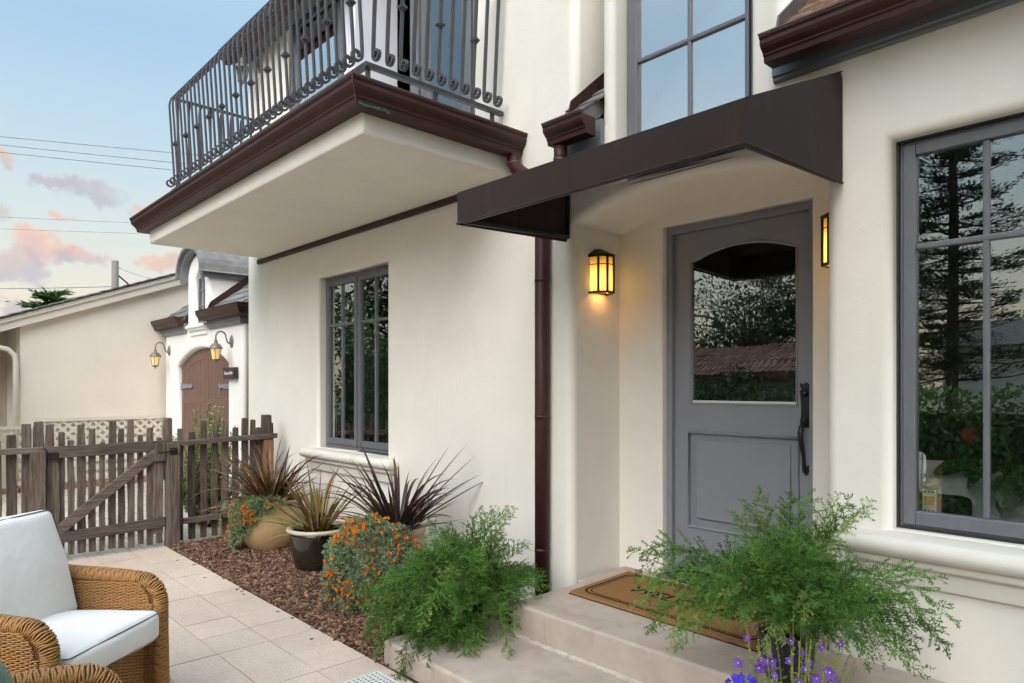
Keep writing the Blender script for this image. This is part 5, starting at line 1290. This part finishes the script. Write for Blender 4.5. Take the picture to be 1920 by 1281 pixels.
o = obj('stems_and_leaves', stm, 'stem_green', t4, recalc=False); o['kind'] = 'stuff'
lb_ = (-1.235, 2.29, .12)
t5 = thing('lobelia', 'cluster of deep blue lobelia flowers beside the purple flowers', 'flowers', lb_, group='flowers at the foot of the steps')
obj('pot', MB().lathe([(0, 0), (.05, 0), (.055, .01), (.07, .10), (.076, .11), (.07, .115), (0, .10)], 20, c=lb_), 'pot_dark', t5, smooth=True)
stm = MB()
for k in range(70):
    d = rv(); d.z = abs(d.z); A = Vector((lb_[0], lb_[1], lb_[2]+.10)); B = A+Vector((d.x*.085, d.y*.085, .05+d.z*.13)); stm.tube([A, A.lerp(B, .5)+Vector((0, 0, .015)), B], .001, 3, cap=False)
    for j in range(6): leaf_quad(stm, A.lerp(B, random.uniform(.2, .9)), rv(), rv(), .014, .005)
    if k < 46: inst('blossom', random.choice(BF), t5, B, toward_cam(B), random.uniform(.8, 1.2))
for k in range(9):
    B = Vector((ag[0]+.11+random.gauss(0, .02), ag[1]+.05+random.gauss(0, .02), ag[2]+.20+random.gauss(0, .014))); inst('blossom', random.choice(BF), t4, B, toward_cam(B), 1.1)
o = obj('stems_and_leaves', stm, 'stem_green', t5, recalc=False); o['kind'] = 'stuff'

# ---- variegated shrub behind the fence
sh = thing('variegated_shrub', 'pale variegated shrub growing behind the picket fence', 'shrub', (-7.35, 2.55, 0))
lf = MB(); sb = MB(); random.seed(8)
for k in range(70):
    a = random.uniform(0, 6.28); r0_ = random.uniform(.05, .34); hgt = random.uniform(.5, 1.12)*(1.14 if r0_ < .14 else .9)
    A = Vector((-7.35+.05*math.cos(a), 2.52+.05*math.sin(a), 0)); B = Vector((-7.35+r0_*.8*math.cos(a), 2.52+r0_*1.15*math.sin(a), hgt)); Mid = A.lerp(B, .5)+Vector((math.cos(a), math.sin(a), 0))*.08*random.random()
    sb.tube([A, Mid, B], [.006, .004, .0015], 4, cap=False)
    for j in range(230):
        f = random.uniform(.08, 1.0); q = A.lerp(Mid, f*2) if f < .5 else Mid.lerp(B, f*2-1); leaf_quad(lf, q+rv()*.03, (rv()+Vector((0, 0, .4))), rv(), random.uniform(.028, .045), .018)
o = obj('foliage', lf, 'shrub_leaf', sh, recalc=False); o['kind'] = 'stuff'; o = obj('stems', sb, 'bark', sh); o['kind'] = 'stuff'
# succulent rosette seen between the pickets
su = thing('succulent_rosette', 'small grey-green succulent rosette poking through the fence', 'succulent', (-6.62, 2.36, 0))
q0 = Vector((-6.60, 2.40, .33)); obj('stem', MB().tube([(-6.66, 2.42, 0), (-6.66, 2.41, .2), q0], .007, 6), 'stem_green', su)
for k in range(9):
    a = R(40*k); d = Vector((.5, math.cos(a), math.sin(a))).normalized(); m = MB(); leaf_quad(m, q0, d, Vector((1, 0, 0)), .06, .026); obj('leaf', m, 'lotus_leaf', su, recalc=False)

# ================================================================== WICKER ARMCHAIRS (local: +x front, +y sitter's left, z up)
wc = thing('wicker_armchair', 'honey wicker armchair with white cushions on the patio near the gate', 'armchair', (0, 0, 0), group='wicker armchairs')
random.seed(31)
def weave_rows(mb, rows, amp=.0034, r=.0031, step=.0092, nrm=None):
    """rows: list of polylines (Vector list, normal) resampled; alternate strands go over and under the stakes"""
    for k, (pts, nv) in enumerate(rows):
        L = [0]
        for i in range(1, len(pts)): L.append(L[-1]+(pts[i]-pts[i-1]).length)
        n = max(2, int(L[-1]/step)); out = []
        j = 0
        for i in range(n+1):
            s_ = L[-1]*i/n
            while j < len(L)-2 and L[j+1] < s_: j += 1
            f = (s_-L[j])/max(1e-6, L[j+1]-L[j]); p = pts[j].lerp(pts[j+1], min(1, f)); nn = nv(p) if callable(nv) else nv
            out.append(p+nn*amp*(1 if (i//2+k) % 2 else -1)*(.4+.6*(i % 2))+Vector((0, 0, random.gauss(0, .0006))))
        mb.tube(out, r*random.uniform(.85, 1.1), 4, cap=False)
AW, AD, AZ = .36, .74, .600     # half width over arms, depth, arm height
def arm_outline(y, grow=0):
    pts = [(-AD, AZ+.03), (-.45, AZ+.012), (-.20, AZ+.002), (-.10, AZ-.006)]
    pts += [(-.10+.095*math.sin(R(a)), AZ-.101+.095*math.cos(R(a))) for a in range(15, 91, 15)]
    pts += [(-.005, .40), (-.003, .30), (0, .16), (.004, .02)]
    return pts
def arm_top(x):
    o = arm_outline(0); 
    for i in range(len(o)-1):
        if o[i][0] <= x <= o[i+1][0] and o[i+1][0] > o[i][0]: return o[i][1]+(o[i+1][1]-o[i][1])*(x-o[i][0])/(o[i+1][0]-o[i][0])
    return o[-1][1]
for sgn in (1, -1):
    yc = sgn*(AW-.050); wp_ = MB(); core = MB()
    ol = arm_outline(0)
    poly = [(-AD, .02)]+[(x-.02 if z < .5 else x, z-.02) for x, z in ol]
    core.prism(poly, lambda a, b, c: Vector((a, c, b)), yc-.036, yc+.036)
    for face in (1, -1):
        rows = []; z = .025
        while z < AZ-.01:
            xe = -.012
            if z > AZ-.101: xe = -.10+math.sqrt(max(0, .095**2-(z-(AZ-.101))**2))-.02
            rows.append(([Vector((-AD, yc+face*.041, z)), Vector((xe, yc+face*.041, z))], Vector((0, face, 0)))); z += .0066
        weave_rows(wp_, rows)
    # rolled rim: cane wrapped round the arm top and down the front
    pts3 = [Vector((x, yc, z)) for x, z in ol]; dense = []
    for i in range(len(pts3)-1):
        n = max(1, int((pts3[i+1]-pts3[i]).length/.0066))
        for k in range(n): dense.append(pts3[i].lerp(pts3[i+1], k/n))
    core.tube(dense[::4], .030, 10)
    rim = MB()
    for i in range(1, len(dense)-1):
        T = (dense[i+1]-dense[i-1]).normalized(); S_ = Vector((0, 1, 0)); U = T.cross(S_); rr = []
        skew = .35 if i % 2 else -.1
        for k in range(15):
            a = 2*math.pi*k/14; wob = .0020*math.sin(a*7+math.pi*(i % 2)); rr.append(dense[i]+(S_*math.cos(a)*1.05+U*math.sin(a))*(.0325+wob)+T*.0028*math.sin(a*3+i)+T*skew*.006*math.sin(a))
        rim.tube(rr, .0038*random.uniform(.9, 1.08), 4, cap=False)
    L(obj('arm_core', core, 'wicker_core', wc)); o = L(obj('arm_weave', wp_, 'wicker', wc, smooth=True)); o['kind'] = 'stuff'; o = L(obj('arm_rim', rim, 'wicker', wc, smooth=True)); o['kind'] = 'stuff'
# front apron, seat deck and back
ap = MB(); rows = []; z = .03
while z < .335: rows.append(([Vector((-.035-.02*math.cos(z), -AW+.09, z)), Vector((-.02, 0, z)), Vector((-.035-.02*math.cos(z), AW-.09, z))], Vector((1, 0, 0)))); z += .0066
weave_rows(ap, rows); o = L(obj('apron_weave', ap, 'wicker', wc, smooth=True)); o['kind'] = 'stuff'
L(obj('seat_frame', MB().box(-.70, -.062, -AW+.09, AW-.09, .03, .335), 'wicker_core', wc))
bk = MB(); rows = []; z = .03
while z < .80: rows.append(([Vector((-AD-.02-.16*max(0, z-.3), -AW+.02, z)), Vector((-AD-.05-.16*max(0, z-.3), 0, z)), Vector((-AD-.02-.16*max(0, z-.3), AW-.02, z))], Vector((-1, 0, 0)))); z += .0066
weave_rows(bk, rows); o = L(obj('back_weave', bk, 'wicker', wc, smooth=True)); o['kind'] = 'stuff'
L(obj('back_core', MB().prism([(-AD+.01, .03), (-AD+.01, .35), (-AD-.075, .80), (-AD-.11, .80), (-AD-.01, .3), (-AD-.01, .03)], lambda a, b, c: Vector((a, c, b)), -AW+.03, AW-.03), 'wicker_core', wc))
# cushions with piped edges
def piped(name, hx, hy, hz, M, bulge, mat='cushion'):
    cm = rbox(hx, hy, hz, .032, 26, bulge, M)
    from mathutils import noise as mnz
    for i_, v_ in enumerate(cm.v):
        q_ = Vector(v_); cm.v[i_] = q_+mnz.noise_vector(q_*5.5)*.006+mnz.noise_vector(Vector((q_.x*4, q_.y*17, q_.z*9)))*.0028
    cu = obj(name, cm, mat, wc, smooth=True, merge=.0005); L(cu)
    for sg_ in (1, -1):
        r = .018; pts = []
        for (cx_, cy_, a0) in ((hx-r, hy-r, 0), (-hx+r, hy-r, 90), (-hx+r, -hy+r, 180), (hx-r, -hy+r, 270)):
            for k in range(5): a = R(a0+22.5*k); pts.append(M @ Vector((cx_+(r-.004)*math.cos(a), cy_+(r-.004)*math.sin(a), sg_*(hz-.011))))
        pts.append(pts[0]); dn = []
        for i in range(len(pts)-1):
            n = max(1, int((pts[i+1]-pts[i]).length/.03))
            for k in range(n): dn.append(pts[i].lerp(pts[i+1], k/n))
        dn.append(pts[-1]); obj('piping', MB().tube(dn, .0026, 5, cap=False), 'piping' if mat == 'cushion' else mat, cu, smooth=True)
    return cu
piped('seat_cushion', .335, .266, .062, Matrix.Translation((-.298, 0, .405)) @ Matrix.Rotation(R(-2), 4, 'Y'), (.012, .01, .035))
piped('back_cushion', .235, .265, .070, Matrix.Translation((-.475, 0, .668)) @ Matrix.Rotation(R(73), 4, 'Y') , (.01, .012, .05))
CH_AZ = math.atan2(.645, .764)
wc.location = (-3.075, .690, 0); wc.rotation_euler = (0, 0, CH_AZ)
w2 = dup(wc, (-2.035, .50, 0), R(84), 'second wicker armchair at the bottom edge with a green cushion', 'wicker armchairs')
gp_ = rbox(.20, .20, .06, .05, 12, (.0, .0, .05)); me = gp_.mesh('green_cushion', True, .0005); me.materials.append(MATS['cushion_green'])
gc = bpy.data.objects.new('green_cushion', me); COL.objects.link(gc); tag(gc, 'green cushion resting in the wicker armchair at the lower left corner', 'cushion')
gc.matrix_basis = Matrix.Translation((-2.075, .152, .672)) @ Matrix.Rotation(R(84), 4, 'Z') @ Matrix.Rotation(R(68), 4, 'Y')

# ================================================================== INSIDE THE PICTURE WINDOW
ac = thing('upholstered_armchair', 'pale grey upholstered armchair inside the right window', 'armchair', (-.72, 3.75, .3))
obj('back', rbox(.275, .07, .30, .06, 10, (0, .0, .02), Matrix.Translation((-.93, 3.47, .80)) @ Matrix.Rotation(R(-6), 4, 'X')), 'upholstery', ac, smooth=True, merge=.0005)
obj('seat', rbox(.27, .30, .10, .05, 8, M=Matrix.Translation((-.93, 3.86, .60))), 'upholstery', ac, smooth=True, merge=.0005)
for s_ in (-1, 1): obj('arm', rbox(.05, .30, .14, .045, 8, M=Matrix.Translation((-.93+s_*.225, 3.84, .76))), 'upholstery', ac, smooth=True, merge=.0005)
for x in (-1.15, -.71):
    for y in (3.55, 4.1): obj('leg', MB().tube([(x, y, .30), (x, y, .51)], [.012, .02], 8), 'frame_dark', ac)
cs = obj('throw_pillow', rbox(.19, .045, .11, .03, 10, (.0, .04, .0), Matrix.Translation((-.965, 3.335, .88)) @ Matrix.Rotation(R(-8), 4, 'X')), 'pillow_dark', smooth=True, merge=.0005)
tag(cs, 'dark green pillow against the armchair inside the right window', 'pillow')
tb = thing('side_table', 'small wooden side table under the potted anthurium inside the window', 'table', (-.36, 3.55, .3))
obj('tabletop', MB().lathe([(0, .50), (.125, .50), (.125, .53), (0, .53)], 24, c=(-.60, 3.50, .3)), 'interior_floor', tb)
obj('leg', MB().tube([(-.60, 3.50, .3), (-.60, 3.50, .8)], .03, 8), 'interior_floor', tb)
an = thing('potted_anthurium', 'red flowering anthurium in a white pot inside the right window', 'plant', (-.635, 3.47, .83))
ac0 = (-.635, 3.47, .832)
obj('pot', MB().lathe([(0, 0), (.062, 0), (.066, .01), (.068, .016), (.066, .02), (.09, .14), (.092, .15), (.085, .15), (.08, .13), (0, .13)], 28, c=ac0), 'white_ceramic', an, smooth=True)
def heart(L_, mat):
    m = MB(); pts = []
    for k in range(17):
        a = 2*math.pi*k/16; r_ = .5*(1-.35*math.cos(a)) if True else 1
        x = .42*math.sin(a)*(1+.25*math.cos(a)); y_ = .5-.5*math.cos(a); pts.append(Vector((y_*L_-.12*L_*(1-abs(math.sin(a/2))), x*L_, -.25*L_*y_*y_)))
    pts = pts[:-1]; N = len(pts); c = Vector((.45*L_, 0, .03*L_)); m.add(pts+[c], [(i, (i+1) % N, N) for i in range(N)]); me = m.mesh('leaf', True, recalc=False); me.materials.append(MATS[mat]); return me
HL = [heart(.17, 'anthurium_leaf'), heart(.13, 'anthurium_leaf')]; HR = heart(.085, 'anthurium_red'); random.seed(12)
for k in range(22):
    a = random.uniform(0, 6.28); red = k < 6; r_ = random.uniform(.06, .24); hh = random.uniform(.30, .46) if red else random.uniform(.12, .36)
    A = Vector((ac0[0], ac0[1], ac0[2]+.13)); B = A+Vector((math.cos(a)*r_, math.sin(a)*r_*.55, hh)); B.y = max(3.30, B.y)
    obj('stalk', MB().tube([A, A.lerp(B, .5)+Vector((0, 0, .05)), B], .003, 5), 'anthurium_leaf', an, smooth=True)
    inst('flower' if red else 'leaf', HR if red else random.choice(HL), an, B, (random.uniform(-.4, .4), random.uniform(.2, 1.0), a+random.uniform(-.4, .4)))
dv_ = thing('window_device', 'small white device with orange panel on the inside of the right window', 'device', (-.905, 3.24, .93))
obj('case', MB().box(-.935+.012, -.870, 3.225, 3.245, .925, 1.02), 'device_white', dv_, bevel=.004)
obj('orange_panel', MB().box(-.915, -.878, 3.2225, 3.2245, .955, .992), 'device_orange', dv_)
for x in (-.912, -.897, -.882):
    for z in (.932, 1.010): obj('contact', MB().box(x-.003, x+.003, 3.2226, 3.2246, z-.003, z+.003), 'frame_dark', dv_)
for k, (x, y) in enumerate(((-1.02, 9.6), (-.55, 8.2), (.3, 9.8))):
    obj('ceiling_downlight', MB().lathe([(0, 2.712), (.05, 2.712)], 16, c=(x, y, 0)), 'downlight', house)
for (x, m_, lab) in ((-5.42, 'plastic_green', 'green sponge on the sill inside the casement window'), (-5.05, 'plastic_green', 'second green sponge nearer the middle of the casement sill')):
    tag(obj('sponge', rbox(.035, .02, .03, .008, 4, M=Matrix.Translation((x+.28, WY+.20, .955))), m_, smooth=True), lab, 'sponge', 'things on the casement sill')
tag(obj('glass_ball', MB().lathe([(0, -.04), (.028, -.028), (.04, 0), (.028, .028), (.012, .04), (.012, .06), (0, .06)], 16, c=(-4.93, WY+.20, .985)), 'plastic_blue', smooth=True), 'blue glass ornament inside the casement window', 'ornament', 'things on the casement sill')

# ================================================================== ACROSS THE STREET AND BEHIND (seen as reflections and over the roofs; one unseen oak for shade)
def conifer(name, label, loc, h, rad, seed, mat='leaf_pine', n_br=90, lowest=.12, group='conifers', flat=.25, dens=1.0, leaf=.11):
    random.seed(seed); tr = thing(name, label, 'tree', loc, group=group); c = Vector(loc)
    tk = MB().tube([c, c+Vector((.05*h*.1, 0, h*.5)), c+Vector((0, .02*h, h))], [h*.013, h*.009, h*.003], 9); obj('trunk', tk, 'bark', tr, smooth=True)
    cr = MB(); bm2 = MB()
    for k in range(n_br):
        f = lowest+(1-lowest)*(k+random.random())/n_br; z = h*f; a = k*2.399+random.uniform(-.4, .4); Lb = rad*(1-f)**.75*random.uniform(.55, 1.1)+.12
        A = c+Vector((0, 0, z)); dirv = Vector((math.cos(a), math.sin(a), random.uniform(-.12, .25))); B = A+dirv*Lb; bm2.tube([A, A.lerp(B, .5)-Vector((0, 0, .05*Lb)), B], [.02*h*.12+.008, .012, .005], 4, cap=False)
        sd_ = Vector((-dirv.y, dirv.x, 0)).normalized()
        for s_ in range(int(3+9*Lb/rad)):
            g_ = random.uniform(.12, 1.0); ctr = A.lerp(B, g_)+sd_*random.gauss(0, .16)*Lb*(1.1-g_*.5)+Vector((0, 0, random.gauss(.02, .04)*Lb)); pl_ = random.uniform(.16, .34)*(.5+.5*rad/2)
            for j in range(int(46*dens)):
                q = ctr+dirv*random.gauss(0, .5)*pl_+sd_*random.gauss(0, .34)*pl_+Vector((0, 0, random.gauss(0, .12)*pl_)); d = dirv+rv()*.7; d.z = d.z*.5+flat
                leaf_quad(cr, q, d, Vector((0, 0, 1))+rv()*.6, leaf*random.uniform(.6, 1.3), leaf*.3)
    o = obj('crown', cr, mat, tr, recalc=False); o['kind'] = 'stuff'; o = obj('branches', bm2, 'bark', tr); o['kind'] = 'stuff'
    return tr
def broadleaf(name, label, loc, h, rx, rz, seed, mat='leaf_dark', nc=110, per=70, group='leafy trees', leaf=.12, zc=None):
    random.seed(seed); tr = thing(name, label, 'tree', loc, group=group); c = Vector(loc); zc = zc or h-rz
    obj('trunk', MB().tube([c, c+Vector((.1, 0, zc*.6)), c+Vector((0, .1, zc))], [h*.03, h*.022, h*.012], 9), 'bark', tr, smooth=True)
    cr = MB(); br = MB()
    for k in range(nc):
        d = rv(); R_k = random.random()**.4; q = c+Vector((d.x*rx*R_k, d.y*rx*R_k, zc+d.z*rz*R_k)); cs_ = random.uniform(.25, .5)*rx*.42
        if k % 3 == 0: br.tube([c+Vector((0, 0, zc*.7)), (c+Vector((0, 0, zc))).lerp(q, .5), q], [.05, .03, .01], 4, cap=False)
        for j in range(per):
            e = rv(); leaf_quad(cr, q+e*cs_*random.random()**.5, e+rv()*.7, rv(), leaf*random.uniform(.6, 1.3), leaf*.5)
    o = obj('crown', cr, mat, tr, recalc=False); o['kind'] = 'stuff'; o = obj('limbs', br, 'bark', tr); o['kind'] = 'stuff'
    return tr
conifer('cypress_tree', 'cypress tips showing above the left end of the beige roof', (-24, 3.75, 0), 4.25, 2.0, 3, 'leaf_bright', 34, .3, 'cypress trees', .1, 1.0, .26)
conifer('cypress_tree', 'dark cypress branch at the far left edge of the sky', (-18.2, .35, 0), 5.9, 1.55, 4, 'leaf_pine', 70, .3, 'cypress trees', .1, 1, .24)
conifer('pine_tree', 'tall conifer mirrored in the left of the picture window', (-3.95, -9.2, 0), 9.5, 2.1, 5, n_br=110, lowest=.16)
conifer('pine_tree', 'spreading conifer mirrored at the right of the picture window', (-1.3, -12.5, 0), 6.2, 2.2, 6, n_br=80, lowest=.12)
conifer('pine_tree', 'conifer mirrored in the upper part of the front door glass', (-8.9, -12.5, 0), 7.6, 3.4, 7, n_br=56, lowest=.3, dens=1.2)
conifer('pine_tree', 'conifer mirrored at the right of the front door glass', (-6.4, -14.0, 0), 6.2, 3.0, 8, n_br=60, lowest=.2)
broadleaf('oak_tree', 'broad oak mirrored in the casement window', (-15.5, -4.2, 0), 7.0, 3.2, 2.9, 10, nc=120, per=110, zc=3.6, leaf=.14)
broadleaf('oak_tree', 'second oak mirrored at the left of the casement window', (-19, -1.6, 0), 6.5, 3.0, 2.6, 11, nc=110, per=110, zc=3.3, leaf=.14)
broadleaf('oak_tree', 'oak rising behind the tiled roof in the door reflection', (-11.5, -14.5, 0), 5.6, 3.2, 2.1, 12, nc=160)
broadleaf('oak_tree', 'round oak over the tiled roof right of the door reflection', (-7.6, -12.2, 0), 4.9, 1.9, 1.5, 16, nc=90)
broadleaf('oak_tree', 'oak mirrored in the balcony door glass', (-14, -8.2, 0), 9.5, 2.4, 2.6, 13, nc=130, per=90)
broadleaf('oak_tree', 'unseen oak added right of the patio to shade the right wall', (3.4, -2.9, 0), 9.0, 3.1, 2.6, 15, nc=170, per=80, leaf=.2, zc=6.3)  # added out of view to block sky and sun from the right wall
random.seed(14)
hd = MB()
for k in range(15000):
    x = random.uniform(-4.4, 3); y = random.uniform(-3.1, -2.4); z = random.uniform(0, 1.32+.12*math.sin(x*2.3)+.07*math.sin(x*7)); 
    if random.random() < .6: y = -2.45+random.gauss(0, .07)
    leaf_quad(hd, Vector((x, y, z)), rv()+Vector((0, .6, .4)), rv(), random.uniform(.05, .10), .045)
hg_ = thing('hedge', 'clipped leafy hedge across the patio mirrored in the windows', 'hedge', (-.7, -2.8, 0))
o = obj('foliage', hd, 'leaf_bright', hg_, recalc=False); o['kind'] = 'stuff'; obj('hedge_core', MB().box(-4.3, 2.9, -3.05, -2.6, 0, 1.15), 'leaf_dark', hg_)
nh = thing('tiled_house', 'pale house with red tiled roof mirrored in the front door', 'house', (-9.2, -9.5, 0))
mk('neighbour_wall', (.30, .30, .25), .9, .1)
obj('wall', MB().box(-12.4, -6.9, -11.5, -8.6, 0, 1.80), 'neighbour_wall', nh)
nr = obj('roof', MB().prism([(-8.3, 1.72), (-10.1, 2.50), (-11.9, 1.72), (-11.9, 1.65), (-10.1, 2.42), (-8.3, 1.65)], lambda a, b, c: Vector((c, a, b)), -12.9, -6.5), 'roof_tile', nh)
tl = MB()
tl.tube([(0, 0, 0), (0, -.36, .156)], [.085, .07], 8); tme = tl.mesh('roof_tile'); tme.materials.append(MATS['roof_tile'])
for j in range(6):
    for i in range(40): inst('roof_tile', tme, nr, (-12.8+i*.16, -8.28-.31*j, 1.71+.134*j), (0, 0, random.uniform(-.04, .04)))
sm2 = thing('shrub_border', 'dark shrub border in front of the tiled house', 'shrubs', (-9.2, -7.6, 0))
random.seed(23); hm_ = MB()
for k in range(9000):
    x = random.uniform(-13, -6.2); y = -7.6+random.gauss(0, .2); z = random.random()*(1.55+.25*math.sin(x*2.1)+.15*math.sin(x*5.3))
    leaf_quad(hm_, Vector((x, y, z)), rv()+Vector((0, .5, .4)), rv(), random.uniform(.08, .15), .06)
o = obj('foliage', hm_, 'leaf_dark', sm2, recalc=False); o['kind'] = 'stuff'
ph = thing('tall_hedge', 'tall dark leafy hedge mirrored in the casement window', 'hedge', (-11, -2.4, 0))
random.seed(19); hm_ = MB()
for k in range(16000):
    x = -10.2+random.gauss(0, .12)-random.random()*.8; y = random.uniform(-5.5, .45); z = random.random()**.9*(2.5+.35*math.sin(y*3)+.25*math.sin(y*7.7))
    leaf_quad(hm_, Vector((x, y, z)), rv()+Vector((.6, 0, .3)), rv(), random.uniform(.07, .13), .05)
o = obj('foliage', hm_, 'leaf_bright', ph, recalc=False); o['kind'] = 'stuff'; obj('hedge_core', MB().box(-10.9, -10.35, -5.4, .35, 0, 2.0), 'leaf_dark', ph)
gh = thing('white_cottage', 'white boarded cottage mirrored in the lower picture window', 'house', (-3.4, -13.6, 0))
obj('wall', MB().box(-5.2, -2.1, -14.5, -13.4, 0, 2.5), 'stucco_garage', gh)
obj('roof', MB().prism([(-13.1, 2.45), (-14, 3.1), (-14.9, 2.45), (-14.9, 2.4), (-14, 3.03), (-13.1, 2.4)], lambda a, b, c: Vector((c, a, b)), -5.4, -1.9), 'slate', gh)
obj('window', MB().ring(-3.1, -2.6, .9, 2.0, .06, -13.39, -13.36), 'grey_paint', gh)
